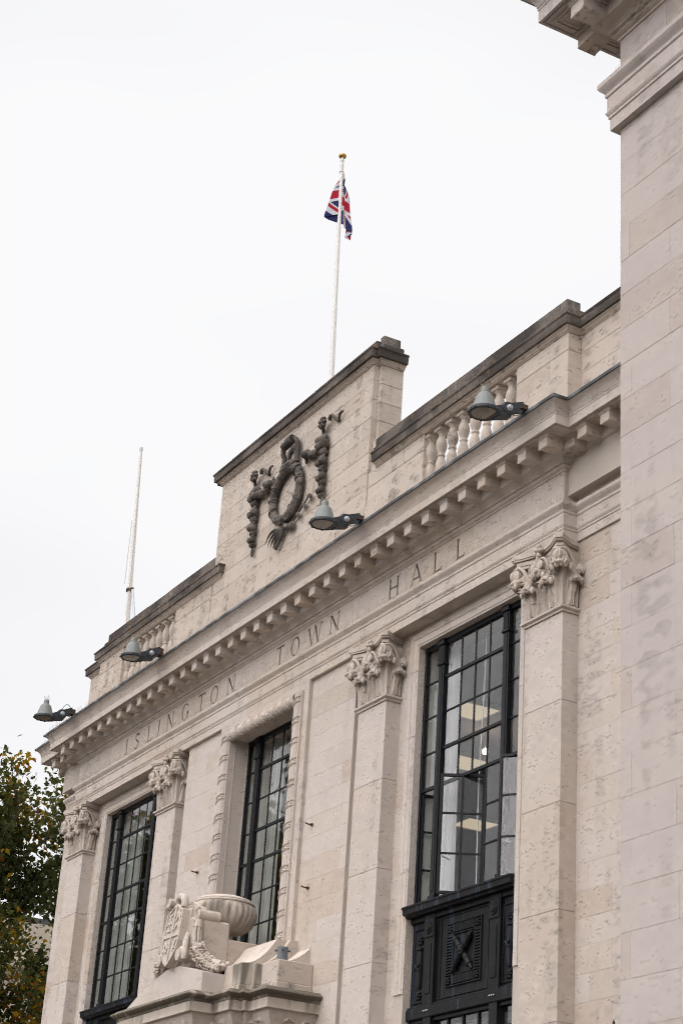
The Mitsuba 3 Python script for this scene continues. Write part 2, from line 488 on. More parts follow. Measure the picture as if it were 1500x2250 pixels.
stones(WALL, [(-26.47, -25.6, 10.86, 11.02), (-25.6, -24.5, 10.86, 11.02), (-24.5, -23.73, 10.86, 11.02)], 12.0, STONES)
obj('lower_wall', [box(-34.2, -9.9, 12.19, 12.5, 0, 2.9)], 'mat_stone_3', B)

# moulded stone surrounds of the two pilastered windows
for xc in (W_AB, W_CD):
    w = numbered(B + '__window_surround')

    prof = [(-0.22, 12.30), (-0.22, 12.212), (-0.135, 12.212), (-0.13, 12.222), (-0.115, 12.222), (-0.11, 12.208), (-0.03, 12.208), (-0.022, 12.218), (0.0, 12.224), (0.0, 12.42), (-0.05, 12.42)]
    z = [6.0] + [Z0 + k * COURSE * 3 for k in range(-4, 1)] + [10.745]
    for sgn in (-1, 1):
        for a, b in zip(z[:-1], z[1:]):
            p = [(xc + sgn * 1.25, a + 0.003), (xc + sgn * 1.25, b - 0.003)]
            m = sweep(p, [(sgn * -d, y) for d, y in prof]); v = np.array(m.vertices)
            if b == z[-1]: v[:, 1] = np.where(v[:, 1] > b - 0.01, b + np.abs(v[:, 0] - (xc + sgn * 1.25)), v[:, 1])
            obj('jamb_stone', mesh(np.c_[v[:, 0], v[:, 2], v[:, 1]], m.faces), pick.choice(STONES), w)
    for a, b in ((xc - 1.47, xc - 0.5), (xc - 0.5, xc + 0.52), (xc + 0.52, xc + 1.47)):
        n = len(prof)
        V = []
        for x, end in ((a, a == xc - 1.47), (b, b == xc + 1.47)):
            for (d, y) in prof:
                # mitre at the corners of the opening
                xx = xc - 1.25 + d if end and x < xc else xc + 1.25 - d if end else x
                V.append((xx, y, 10.745 - d))
        q = [(k, (k + 1) % n, n + (k + 1) % n, n + k) for k in range(n)]
        obj('lintel_stone', quads(V, q), pick.choice(STONES), w)

# rope moulding round the central window
R = numbered(B + '__rope_moulding')
th = np.linspace(-0.15, math.pi + 0.15, 9)


def half_round(p0, p1, r=0.10, name='jamb_roll'):
    p0, p1 = np.array(p0, float), np.array(p1, float)
    d = (p1 - p0) / np.linalg.norm(p1 - p0)
    side = np.cross(d, [0, -1.0, 0])
    n = 2
    V = [p + r * (math.cos(t) * side + math.sin(t) * np.array([0, -0.85, 0])) for p in (p0, p1) for t in th]
    k = len(th)
    return quads(V, [(i, i + 1, k + i + 1, k + i) for i in range(k - 1)])


def bands(p0, p1, step, r=0.104, skew=0.05):
    p0, p1 = np.array(p0, float), np.array(p1, float)
    L = np.linalg.norm(p1 - p0); d = (p1 - p0) / L
    side = np.cross(d, [0, -1.0, 0])
    out = []
    for s in np.arange(step * 0.6, L - 0.05, step):
        ms = []
        for o in (-0.035, 0.0, 0.045):
            pts = [p0 + d * (s + o + skew * math.cos(t)) + (r + (0.004 if o else -0.002)) * (math.cos(t) * side + math.sin(t) * np.array([0, -0.85, 0])) for t in th]
            ms.append(tube(pts, 0.010 if o else 0.006, 5))
        for k in (-1, 1): ms.append(blob(p0 + d * (s + 0.005) + 0.094 * (math.cos(1.57 + 0.5 * k) * side + np.array([0, -0.85 * math.sin(1.57 + 0.5 * k), 0])), (0.026, 0.02, 0.02)))
        out.append(cat(ms))
    return out


for s in (-1, 1):
    x = XC + s * 1.25
    for a, b in ((6.9, 8.2), (8.205, 9.5), (9.505, 10.86)):
        obj('jamb_roll', half_round((x, 12.0, a), (x, 12.0, b)), pick.choice(STONES), R, smooth=40)
    for m in bands((x, 12.0, 6.95), (x, 12.0, 10.8), 0.325): obj('ribbon', m, 'mat_carved', R, smooth=40)
    obj('fillet', [box(*sorted((XC + s * 1.345, XC + s * 1.375)), 11.965, 12.06, 6.9, 10.885), box(*sorted((XC + s * 1.13, XC + s * 1.16)), 11.985, 12.30, 6.9, 10.76)], 'mat_stone_0', R)
for a, b in ((-26.25, -25.5), (-25.496, -24.6), (-24.596, -23.95)):
    obj('lintel_roll', half_round((a, 12.0, 10.80), (b, 12.0, 10.80)), pick.choice(STONES), R, smooth=40)
for m in bands((-26.3, 12.0, 10.80), (-23.9, 12.0, 10.80), 0.27, skew=0.07): obj('ribbon', m, 'mat_carved', R, smooth=40)
obj('fillet', box(XC - 1.13, XC + 1.13, 11.985, 12.3, 10.745, 10.772), 'mat_stone_0', R)
# panelled reveals of the central window
for s in (-1, 1):
    x = XC + s * 1.13
    rects = [(12.05, 12.36, a, b) for a, b in zip(np.arange(6.7, 10.7, 0.623), np.append(np.arange(7.323, 10.7, 0.623), 10.75))]
    stones(R, rects, x + 0.002 * s, STONES, thick=0.04, face='x' if s < 0 else '-x', name='reveal_stone')
    obj('reveal_bead', [box(*sorted((x - 0.012 * s, x + 0.01 * s)), y, y + 0.014, 6.7, 10.70) for y in (12.085, 12.315)], 'mat_stone_0', R)

# ------------------------------------------------------------------ pilasters and their capitals
def spiral_tube(c, r0, turns, u, v, start, stem, r=0.021):
    p = spiral(c, r0, turns, u, v, start)[::-1]
    t = np.linspace(0, 1, 9)[1:, None]
    e, d = p[-1], p[-1] - p[-2]; d = d / np.linalg.norm(d) * 0.16
    s = np.asarray(stem, float)
    curve = (1 - t) ** 2 * e + 2 * t * (1 - t) * (e + d) + t * t * s
    pts = np.vstack([p, curve])
    rad = np.r_[np.linspace(0.010, r, len(p)), np.linspace(r, r * 1.25, len(curve))]
    return tube(pts, rad, 6)


def make_capital():
    ms = []
    # astragal and its fillet round three sides
    path = [(-0.39, 0.23), (-0.39, 0.0), (0.39, 0.0), (0.39, 0.23)]
    roll = [(-0.05, 0.0), (0.022, 0.0), (0.022, 0.026), (0.034, 0.030), (0.052, 0.042), (0.056, 0.055), (0.052, 0.068), (0.034, 0.082), (-0.10, 0.09)]
    ms.append(sweep(path, roll))
    z = [0.08, 0.3, 0.55, 0.80]
    ms.append(sweep(path, [(-0.055, z[0]), (-0.05, z[1]), (-0.03, z[2]), (0.03, z[3]), (-0.2, z[3]), (-0.2, z[0])]))
    # abacus with concave sides and cut horns
    def plan(o):
        h = 0.515 + o
        fr = [(-h + 0.06 + (2 * h - 0.12) * k, -0.165 - o + 0.12 * math.sin(math.pi * k)) for k in np.linspace(0, 1, 11)]
        side = [(h - 0.13 * math.sin(math.pi / 2 * k), -0.10 - o + (0.33 + o) * k) for k in np.linspace(0, 1, 6)]
        return sg.Polygon(fr + side + [(-x, y) for x, y in side[::-1]])
    for o, a, b in ((-0.05, 0.775, 0.815), (-0.03, 0.815, 0.865), (-0.045, 0.865, 0.877), (0.0, 0.877, 0.90), (0.016, 0.90, 0.95), (0.004, 0.95, 0.975)):
        ms.append(extrude_xy(plan(o), a, b - 0.0015))
    tipped = lambda w, h, c, n=4: cat([leaf(w, h, c, n), leaf_tips(w, h, c)])
    low, high, corner = tipped(0.30, 0.41, 0.15), tipped(0.32, 0.60, 0.17, 5), tipped(0.32, 0.60, 0.19, 5)
    ms.append(move(high, None, (0, 0.03, 0.09)))
    for x in (-0.10, 0.10, -0.30, 0.30): ms.append(move(leaf(0.15, 0.50, 0.07, lobes=5), None, (x, 0.025, 0.09)))
    for x in (-0.20, 0.20): ms.append(move(low, None, (x, 0.0, 0.09)))
    for s in (-1, 1):
        ms.append(move(corner, rz(s * math.pi / 4), (s * 0.365, 0.025, 0.09)))
        ms.append(move(leaf(0.17, 0.58, 0.14), rz(s * 0.2), (s * 0.30, 0.01, 0.09)))
        ms.append(move(tipped(0.22, 0.41, 0.13), rz(s * math.pi / 2), (s * 0.385, 0.125, 0.09)))
        ms.append(move(tipped(0.22, 0.55, 0.13), rz(s * math.pi / 2), (s * 0.37, 0.20, 0.09)))
        # volutes: one on the front and one on the side meet under each horn; smaller helices meet at the middle
        cx, cz = s * 0.43, 0.685
        ux = np.array([s, 0, 0]); uz = np.array([0, 0, 1.0]); uy = np.array([0, -1.0, 0])
        ms.append(spiral_tube((cx, -0.135, cz), 0.092, 2.1, -ux, uz, math.pi / 2, (s * 0.20, -0.03, 0.42), 0.024))
        ms.append(move(lathe([(0, -0.04), (0.080, -0.04), (0.080, 0.012), (0.03, 0.02), (0, 0.03)], 14), rx(math.pi / 2), (cx, -0.135, cz)))
        ms.append(spiral_tube((s * 0.485, -0.085, cz), 0.092, 2.1, -uy, uz, math.pi / 2, (s * 0.41, 0.19, 0.40), 0.024))
        ms.append(move(lathe([(0, -0.04), (0.080, -0.04), (0.080, 0.012), (0.03, 0.02), (0, 0.03)], 14), ry(s * math.pi / 2), (s * 0.485, -0.085, cz)))
        ms.append(spiral_tube((s * 0.080, -0.125, 0.69), 0.060, 2.0, ux, uz, math.pi / 2, (s * 0.19, -0.03, 0.42), 0.018))
        ms.append(move(lathe([(0, -0.04), (0.05, -0.04), (0.05, 0.01), (0, 0.02)], 12), rx(math.pi / 2), (s * 0.080, -0.125, 0.69)))
        # leaf sheath under the volute's stem, and its ringed stalk
        t = np.linspace(0, 1, 9)
        ms.append(tube(np.c_[s * (0.20 + 0.24 * t), -0.05 - 0.11 * t, 0.46 + 0.145 * np.sin(t * 2.0)], 0.036 - 0.010 * t, 7))
        for k in np.linspace(0.25, 0.95, 5): ms.append(blob((s * (0.20 + 0.24 * k), -0.07 - 0.11 * k, 0.44 + 0.145 * math.sin(k * 2.0)), (0.03, 0.03, 0.022), 1))
        ms.append(tube([(s * 0.185, -0.035, 0.26), (s * 0.192, -0.05, 0.42)], [0.028, 0.038], 8))
        for zc in (0.415, 0.455): ms.append(tube([(s * 0.192, -0.05, zc), (s * 0.192, -0.051, zc + 0.022)], [0.048, 0.048], 9))
        ms.append(blob((s * 0.50, -0.14, 0.575), (0.055, 0.05, 0.03)))
    # flower on the abacus
    ms.append(rosette((0, -0.105, 0.89), 0.095, 5, 0.06))
    ms.append(tube([(0, -0.05, 0.60), (0, -0.12, 0.72), (0, -0.11, 0.84)], 0.022, 6))
    return cat(ms)


CAP = None
for i, c in enumerate(PIL):
    p = numbered(B + '__pilaster')
    zs = [0.9, 3.95, 5.20, 6.44, 7.69, 8.93, 10.05]
    for a, b in zip(zs[:-1], zs[1:]):
        obj('shaft_block', cbox(c - 0.39, c + 0.39, YP, 12.26, a + 0.002, b - 0.002, 0.004), pick.choice(STONES[:3]), p)
    obj('base', [sweep([(c - 0.39, 12.23), (c - 0.39, YP), (c + 0.39, YP), (c + 0.39, 12.23)], [(-0.1, 0), (0.14, 0), (0.14, 0.45), (0.10, 0.5), (0.10, 0.62), (0.05, 0.7), (0.05, 0.82), (0, 0.9), (-0.1, 0.9)])], 'mat_stone_1', p)
    if CAP is None:
        CAP = obj('capital', make_capital(), 'mat_carved', p, smooth=35)
        scene[CAP]['to_world'] = T().translate([c, YP, 10.05])
    else:
        again(CAP, 'capital', p, T().translate([c, YP, 10.05]))

# ------------------------------------------------------------------ entablature
PATHS = [[(-34.12, 16.0), (-34.12, YW - 0.03), (-33.11, YW - 0.03), (-33.11, YP), (-17.02, YP), (-17.02, YW - 0.03), (-9.9, YW - 0.03)]]
ARCH = [(-0.30, 11.02), (0.0, 11.02), (0.0, 11.135), (0.012, 11.142), (0.012, 11.165), (0.024, 11.178), (0.030, 11.198), (0.018, 11.205), (0.018, 11.352), (0.03, 11.36), (0.034, 11.374), (0.03, 11.39),
        (0.034, 11.40), (0.044, 11.412), (0.062, 11.43), (0.072, 11.446), (0.078, 11.456), (0.078, 11.497), (0.070, 11.503), (-0.05, 11.51), (-0.30, 11.51)]
FRZ = (11.512, 11.938)
BED = [(-0.2, 11.938), (0.015, 11.938), (0.018, 11.958), (0.036, 11.965), (0.05, 11.98), (0.055, 11.998), (0.045, 12.012), (0.07, 12.02), (0.075, 12.04), (0.10, 12.066), (0.135, 12.085), (0.165, 12.095), (0.175, 12.105), (0.175, 12.262), (-0.2, 12.262)]
COR = [(-0.1, 12.262), (0.20, 12.262), (0.205, 12.25), (0.455, 12.25), (0.46, 12.264), (0.472, 12.264), (0.474, 12.250), (0.50, 12.25), (0.50, 12.375), (0.506, 12.378), (0.51, 12.392), (0.505, 12.405), (0.514, 12.41), (0.514, 12.424),
       (0.520, 12.43), (0.528, 12.455), (0.548, 12.49), (0.578, 12.515), (0.600, 12.528), (0.602, 12.552), (-0.1, 12.60)]
LEAD = [(0.30, 12.60), (0.607, 12.557), (0.607, 12.535), (0.622, 12.533), (0.624, 12.572), (0.612, 12.582), (0.30, 12.625)]


def run(name, prof, paths, length, mats, parent, smooth=30):
    for path in paths:
        for c in chunks(path, length): obj(name, sweep(c, prof), pick.choice(mats), parent, smooth=smooth)


def modillion(c, d, w=0.178):
    """A block bracket under the corona at wall point C, pointing along D."""
    d = np.array(d, float); n = np.array([-d[1], d[0]])
    prof = [(0.17, 12.105), (0.40, 12.085), (0.415, 12.075), (0.422, 12.082), (0.422, 12.096), (0.415, 12.1), (0.418, 12.11), (0.418, 12.205), (0.17, 12.205)]
    cap = [(0.17, 12.207), (0.424, 12.207), (0.43, 12.222), (0.442, 12.228), (0.446, 12.249), (0.17, 12.249)]
    out = []
    for pf, hw in ((prof, w / 2), (cap, w / 2 + 0.022)):
        a = np.asarray(c) - n * hw; b = np.asarray(c) + n * hw
        out.append(sweep([a, b] if np.dot(np.array([(b - a)[1], -(b - a)[0]]), d) > 0 else [b, a], pf))
    return cat(out)


A = B + '__architrave'
run('stone_block', ARCH, PATHS, 1.55, STONES[:4], A)
FR = B + '__frieze'
# the frieze, its front stones pierced by the inscription
def stroke(pts, w): return sg.LineString(pts).buffer(w / 2, cap_style=2, join_style=2)


def serif(x, z, w=0.075): return sg.box(x - w / 2, z - 0.009, x + w / 2, z + 0.009)


def letter(ch):
    h, k, n = 0.305, 0.044, 0.022
    if ch == 'I': return stroke([(0, 0), (0, h)], k).union(serif(0, 0.006)).union(serif(0, h - 0.006))
    if ch == 'L': return shapely.ops.unary_union([stroke([(-0.075, 0), (-0.075, h)], k), stroke([(-0.08, n / 2), (0.10, n / 2)], n * 1.2), stroke([(0.094, 0), (0.094, 0.055)], n), serif(-0.075, h - 0.006), serif(-0.09, 0.006)])
    if ch == 'T': return shapely.ops.unary_union([stroke([(0, 0), (0, h)], k), stroke([(-0.125, h - n / 2), (0.125, h - n / 2)], n * 1.2), stroke([(-0.12, h), (-0.12, h - 0.05)], n), stroke([(0.12, h), (0.12, h - 0.05)], n), serif(0, 0.006)])
    if ch == 'H': return shapely.ops.unary_union([stroke([(s * 0.105, 0), (s * 0.105, h)], k) for s in (-1, 1)] + [stroke([(-0.1, h / 2), (0.1, h / 2)], n)] + [serif(s * 0.105, z) for s in (-1, 1) for z in (0.006, h - 0.006)])
    if ch == 'N': return shapely.ops.unary_union([stroke([(-0.115, 0), (-0.115, h)], n * 1.1), stroke([(0.115, 0), (0.115, h)], n * 1.1), stroke([(-0.115, h), (0.112, 0)], k), serif(-0.115, 0.006), serif(0.115, h - 0.006), serif(-0.13, h - 0.006, 0.05)])
    if ch == 'A': return shapely.ops.unary_union([stroke([(-0.125, 0), (-0.005, h)], n * 1.1), stroke([(0.125, 0), (-0.005, h)], k), stroke([(-0.09, 0.09), (0.085, 0.09)], n), serif(-0.125, 0.006, 0.07), serif(0.125, 0.006)])
    if ch == 'W': return shapely.ops.unary_union([stroke([(-0.20, h), (-0.095, 0)], k), stroke([(-0.095, 0), (0.0, h)], n), stroke([(0.0, h), (0.105, 0)], k), stroke([(0.105, 0), (0.20, h)], n), serif(-0.2, h - 0.006), serif(0.2, h - 0.006), serif(0, h - 0.006)])
    if ch == 'O':
        o = sa.translate(sa.scale(sg.Point(0, 0).buffer(1, 24), 0.145, h / 2 + 0.004), 0, h / 2)
        return o.difference(sa.translate(sa.rotate(sa.scale(sg.Point(0, 0).buffer(1, 24), 0.104, h / 2 - 0.014), 6), 0, h / 2))
    if ch == 'G':
        o = sa.translate(sa.scale(sg.Point(0, 0).buffer(1, 24), 0.145, h / 2 + 0.004), 0, h / 2)
        o = o.difference(sa.translate(sa.scale(sg.Point(0, 0).buffer(1, 24), 0.104, h / 2 - 0.014), 0.004, h / 2)).difference(sg.box(0.06, 0.13, 0.3, 0.235))
        return shapely.ops.unary_union([o, stroke([(0.105, 0.02), (0.105, 0.135)], k), serif(0.105, 0.135)])
    if ch == 'S':
        t = np.linspace(0.25, 1.0, 12) * math.pi
        up = [(0.068 * math.cos(a - 0.1) + 0.0, 0.225 + 0.068 * math.sin(a - 0.1)) for a in np.linspace(0.15, 1.0, 9) * math.pi]
        up += [(-0.062, 0.20), (-0.03, 0.172), (0.03, 0.138), (0.07, 0.105)]
        lo = [(0.076 * math.cos(a), 0.078 + 0.072 * math.sin(a)) for a in np.linspace(0.05, -0.9, 10) * math.pi]
        return stroke(up + lo, 0.036).union(stroke([(0.068, 0.235), (0.07, 0.285)], n)).union(stroke([(-0.075, 0.02), (-0.08, 0.075)], n))


TEXT = list(zip('ISLINGTONTOWNHALL', [-30.79, -30.31, -29.72, -29.34, -28.85, -28.22, -27.57, -27.06, -26.42, -24.67, -24.16, -23.52, -22.90, -21.165, -20.55, -19.98, -19.40]))
LETTERS = [(ch, sa.translate(letter(ch), x, 11.578)) for ch, x in TEXT]
every = shapely.ops.unary_union([g for _, g in LETTERS])
cuts = [-33.11, -31.6, -30.05, -28.5, -26.85, -25.2, -23.9, -22.35, -20.85, -19.1, -17.02]
for a, b in zip(cuts[:-1], cuts[1:]):
    face = sg.box(a + 0.002, FRZ[0], b - 0.002, FRZ[1]).difference(every)
    obj('stone_block', extrude_xz(face, YP, YP + 0.035), pick.choice(STONES[:3]), FR)
for ch, g in LETTERS: obj('letter', extrude_xz(g, YP + 0.014, YP + 0.03), 'mat_letter', FR)
back = [(-0.30, FRZ[0]), (-0.036, FRZ[0]), (-0.036, FRZ[1]), (-0.30, FRZ[1])]
obj('backing', sweep([(-33.11, YP), (-17.02, YP)], back), 'mat_mortar', FR)
flat = [(-0.30, FRZ[0]), (0.0, FRZ[0]), (0.0, FRZ[1]), (-0.30, FRZ[1])]
for path in ([(-34.12, 16.0), (-34.12, YW - 0.03), (-33.115, YW - 0.03)], [(-33.11, YW - 0.035), (-33.11, YP + 0.036)], [(-17.02, YP + 0.036), (-17.02, YW - 0.035)], [(-17.015, YW - 0.03), (-9.9, YW - 0.03)]):
    fl = [(-0.05 if len(path) == 2 and path[0][0] == path[1][0] else -0.30, z) if p < 0 else (p, z) for p, z in flat]
    for c in chunks(path, 1.5): obj('stone_block', sweep(c, fl), pick.choice(STONES[:3]), FR)
run('stone_block', BED, PATHS, 1.7, STONES[:4], B + '__bed_moulding')
CO = B + '__cornice'
run('stone_block', COR, PATHS, 1.62, STONES[:3], CO)
run('lead_flashing', LEAD, PATHS, 2.1, ['mat_lead'], CO)
MOD0 = None


def place_modillion(parent, x, y, ang):
    global MOD0
    tf = T().translate([x, y, 0]).rotate([0, 0, 1], ang)
    if MOD0 is None:
        MOD0 = obj('modillion', modillion((0, 0), (0, -1)), 'mat_stone_1', parent); scene[MOD0]['to_world'] = tf
    else:
        k = again(MOD0, 'modillion', parent, tf); scene[k]['bsdf'] = {'type': 'ref', 'id': pick.choice(['mat_stone_1', 'mat_stone_0', 'mat_stone_3'])}


for i in range(36): place_modillion(CO, -16.90 - 0.4621 * i, YP, 0)
place_modillion(CO, -17.02, 11.93, 90); place_modillion(CO, -33.11, 11.93, -90)
for x in (-33.60, -34.05): place_modillion(CO, x - 0.02, YW - 0.03, 0)
for k in range(6): place_modillion(CO, -34.12, 12.16 + 0.462 * k, -90)
for k in range(14): place_modillion(CO, -16.36 + 0.4621 * k, YW - 0.03, 0)


def coffers(parent, x0, x1, y, step, start):
    """Sunk frames of the corona's soffit between the brackets."""
    x = start
    while x < x1:
        ms = []
        a, b = x + 0.13, x + step - 0.13
        if a > x0 and b < x1:
            for i, zz in ((0, 12.236), (0.03, 12.243)):
                ms += [box(a + i, b - i, y - 0.40 + i, y - 0.385 + i, zz, 12.2505), box(a + i, b - i, y - 0.215 - i, y - 0.20 - i, zz, 12.2505),
                       box(a + i, a + i + 0.015, y - 0.385 + i, y - 0.215 - i, zz, 12.2505), box(b - i - 0.015, b - i, y - 0.385 + i, y - 0.215 - i, zz, 12.2505)]
            obj('soffit_panel', ms, 'mat_stone_1', parent)
        x += step


coffers(CO, -33.3, -16.9, YP, 0.4621, -16.90 - 0.4621 * 35)
coffers(CO, -16.8, -10.0, YW - 0.03, 0.4621, -16.36)

# ------------------------------------------------------------------ parapet, balustrades and attic block
PA = B + '__parapet'
YA = 12.12
obj('core', [box(-34.0, -27.9, 12.5, 12.58, 12.5, 14.0) if False else box(-33.0, -31.9, 12.14, 12.46, 12.5, 14.03), box(-29.4, -27.8, 12.14, 12.46, 12.5, 14.03), box(-22.4, -20.76, 12.14, 12.46, 12.5, 14.03),
             box(-18.3, -17.17, 12.14, 12.46, 12.5, 14.03), box(-34.0, -33.0, 12.35, 12.6, 12.5, 14.03), box(-17.17, -9.9, 12.35, 12.6, 12.5, 14.03)], 'mat_mortar', PA)
for a, b, n in ((-33.05, -31.86, 2), (-29.44, -27.9, 2), (-22.36, -20.73, 2), (-18.34, -17.15, 2)):
    obj('plinth', cbox(a - 0.02, b + 0.02, YA - 0.018, 12.48, 12.55, 13.49, 0.008), pick.choice(WEATHERED), PA)
    m = 0.5 * (a + b) + 0.15 * (b - a)
    for z0, z1, c in ((13.493, 13.79, [a, b - 0.42, b]), (13.793, 14.05, [a, m, b])):
        for p, q in zip(c[:-1], c[1:]): obj('stone_block', cbox(p + 0.002, q - 0.002, YA, 12.47, z0, z1, 0.006), pick.choice(WEATHERED), PA)
for a, b in ((-34.05, -33.05), (-17.15, -9.95)):
    stones(PA, courses(a, b, 12.5, 14.05, 1.2, zref=13.49, pitch=0.30), 12.33, WEATHERED, thick=0.2)
obj('end_pier', [box(-34.06, -33.9, 12.336, 14.5, 12.5, 14.05)], 'mat_weathered_1', PA)
for a, b in ((-31.86, -29.44), (-20.73, -18.34)):       # plinth under the balusters
    obj('plinth', cbox(a, b, YA + 0.01, 12.40, 12.55, 13.19, 0.008), 'mat_weathered_1', PA)
BAL = [(0.0, 0), (0.098, 0), (0.098, 0.03), (0.085, 0.05), (0.066, 0.062), (0.066, 0.075), (0.078, 0.10), (0.098, 0.16), (0.104, 0.22), (0.098, 0.28), (0.078, 0.34), (0.062, 0.375), (0.060, 0.395), (0.072, 0.402), (0.076, 0.415), (0.072, 0.43),
       (0.060, 0.437), (0.062, 0.455), (0.080, 0.49), (0.099, 0.54), (0.104, 0.59), (0.096, 0.64), (0.074, 0.69), (0.058, 0.725), (0.056, 0.745), (0.066, 0.75), (0.066, 0.762), (0.058, 0.767), (0.080, 0.785), (0.092, 0.80), (0.0, 0.80)]
BK = None
for a, b, n in ((-31.86, -29.44, 8), (-20.73, -18.34, 8)):
    for i in range(n + 1):
        x = a + (b - a) * i / n
        tf = T().translate([x, 12.245, 13.19])
        if BK is None:
            BK = obj('baluster', lathe([(r * 0.80, z) for r, z in BAL], 18), 'mat_carved', PA, smooth=40); scene[BK]['to_world'] = tf
            k = BK
        else: k = again(BK, 'baluster', PA, tf)
        if i % 3 == 2: scene[k]['bsdf'] = {'type': 'ref', 'id': 'mat_weathered_1'}
        obj('abacus', cbox(x - 0.088, x + 0.088, 12.157, 12.333, 13.992, 14.05, 0.005), 'mat_carved', PA)
BEDC = [(-0.34, 14.052), (0.012, 14.052), (0.014, 14.066), (0.028, 14.07), (0.034, 14.085), (0.05, 14.10), (0.07, 14.108), (0.07, 14.122), (-0.34, 14.122)]
CAPC = [(-0.36, 14.123), (0.098, 14.123), (0.10, 14.13), (0.104, 14.235), (0.118, 14.25), (0.124, 14.262), (0.12, 14.275), (0.10, 14.285), (0.02, 14.31), (-0.40, 14.32), (-0.42, 14.123)]
BLK = [(-0.02, 14.31), (-0.024, 14.47), (-0.05, 14.485), (-0.056, 14.64), (-0.29, 14.64), (-0.29, 14.485), (-0.31, 14.47), (-0.31, 14.31)]
MAINP = [[(-33.05, 12.325), (-33.05, YA), (-27.93, YA)], [(-22.32, YA), (-17.15, YA), (-17.15, 12.325)]]
# the left run ends in a return short of the attic, the right run dies against it
MAINP[0] = [(-33.05, 12.325), (-33.05, YA), (-27.52, YA), (-27.52, 12.2)]
MAINP[1] = [(-22.12, YA), (-17.15, YA), (-17.15, 12.325)]
ENDP = [[(-34.06, 14.4), (-34.06, 12.335), (-33.06, 12.335)], [(-17.14, 12.335), (-9.95, 12.335)]]
for paths, pr in ((MAINP, 'm'), (ENDP, 'e')):
    run('bed_stone', BEDC, paths, 1.5, WEATHERED, PA)
    run('coping_stone', CAPC, paths, 1.42, ['mat_soot'], PA)
for a, b in ((-33.02, -27.95), (-22.30, -17.19)):
    cuts = np.linspace(a, b, 6)
    for p, q in zip(cuts[:-1], cuts[1:]):
        e0, e1 = (p == cuts[0] and a < -30), (q == cuts[-1] and a > -25)
        z0, z1 = 14.312, 14.475
        dz = pick.uniform(-0.006, 0.006)
        obj('coping_block', [cbox(p + 0.002, q - 0.002, YA + 0.022, YA + 0.31, z0, z1 + dz, 0.012), cbox(p + 0.002 + 0.10 * e0, q - 0.002 - 0.07 * e1, YA + 0.055, YA + 0.28, z1 + dz - 0.01, 14.64 + dz, 0.014)], 'mat_soot', PA)
obj('weathering', [box(-17.1, -9.95, 12.38, 12.6, 14.31, 14.36)], 'mat_soot', PA)

AT = B + '__attic'
AL, AR = -27.85, -22.39
obj('core', [box(AL + 0.02, AR - 0.02, 12.13, 12.60, 12.5, 15.97), box(AL - 0.05, AR + 0.05, 12.235, 12.605, 12.5, 15.97)], 'mat_mortar', AT)
stones(AT, courses(AL, AR, 12.55, 13.49, 1.0, zref=13.49, pitch=0.47), YA - 0.018, WEATHERED, thick=0.12)
stones(AT, courses(AL, AR, 13.495, 15.98, 0.86, zref=13.495, pitch=0.3106), YA, WEATHERED)
for s, xe in ((1, AR + 0.07), (-1, AL - 0.07)):
    f = 'x' if s > 0 else '-x'
    a, b = sorted((xe, xe - s * 0.16))
    zz = [12.55, 13.49, 14.07, 14.655] + [14.655 + 0.3312 * k for k in range(1, 5)]
    for z0, z1 in zip(zz[:-1], zz[1:]):
        e = 0.075 if z1 < 14.7 else 0.0
        aa, bb = (a, b + e) if s > 0 else (a - e, b)
        obj('quoin_stone', cbox(aa, bb, 12.22 - 0.5 * e, 12.62, z0 + 0.002, z1 - 0.002, 0.008), pick.choice(WEATHERED), AT)
up = lambda pr, dz, kp: [(p * kp if p > 0 else p, z + dz) for p, z in pr]
APATH = [(AL - 0.07, 12.62), (AL - 0.07, 12.22), (AL, 12.22), (AL, YA), (AR, YA), (AR, 12.22), (AR + 0.07, 12.22), (AR + 0.07, 12.62)]
ABED = [(-0.12, 15.982), (0.016, 15.982), (0.018, 15.996), (0.036, 16.0), (0.044, 16.018), (0.066, 16.034), (0.085, 16.042), (0.085, 16.052), (-0.12, 16.052)]
ACAP = [(-0.12, 16.053), (0.128, 16.053), (0.134, 16.165), (0.150, 16.182), (0.156, 16.196), (0.15, 16.21), (0.13, 16.218), (0.03, 16.245), (-0.12, 16.25)]
run('bed_stone', ABED, [APATH], 1.3, WEATHERED, AT)
run('coping_stone', ACAP, [APATH], 1.22, ['mat_soot'], AT)
obj('coping_core', box(AL + 0.05, AR - 0.05, YA + 0.08, 12.6, 15.98, 16.24), 'mat_soot', AT)
cuts = np.linspace(AL + 0.13, AR - 0.10, 6)
for p, q in zip(cuts[:-1], cuts[1:]):
    dz = pick.uniform(-0.008, 0.008)
    e0, e1 = p == cuts[0], q == cuts[-1]
    obj('coping_block', [cbox(p + 0.002 - 0.08 * e0, q - 0.002, YA + 0.035, 12.62, 16.235, 16.375 + dz, 0.012), cbox(p + 0.002, q - 0.002, YA + 0.07, 12.58, 16.365, 16.50 + dz, 0.014)], 'mat_soot', AT)
obj('coping_block', [cbox(AR - 0.10, AR + 0.055, 12.235, 12.62, 16.235, 16.40, 0.012), cbox(AR - 0.13, AR - 0.01, 12.27, 12.585, 16.39, 16.58, 0.014)], 'mat_soot', AT)

# dark carved relief on the attic: laurel wreath, ribbons, festoons, drops and palms
RL = B + '__relief'
WX, WZ = -25.02, 14.71


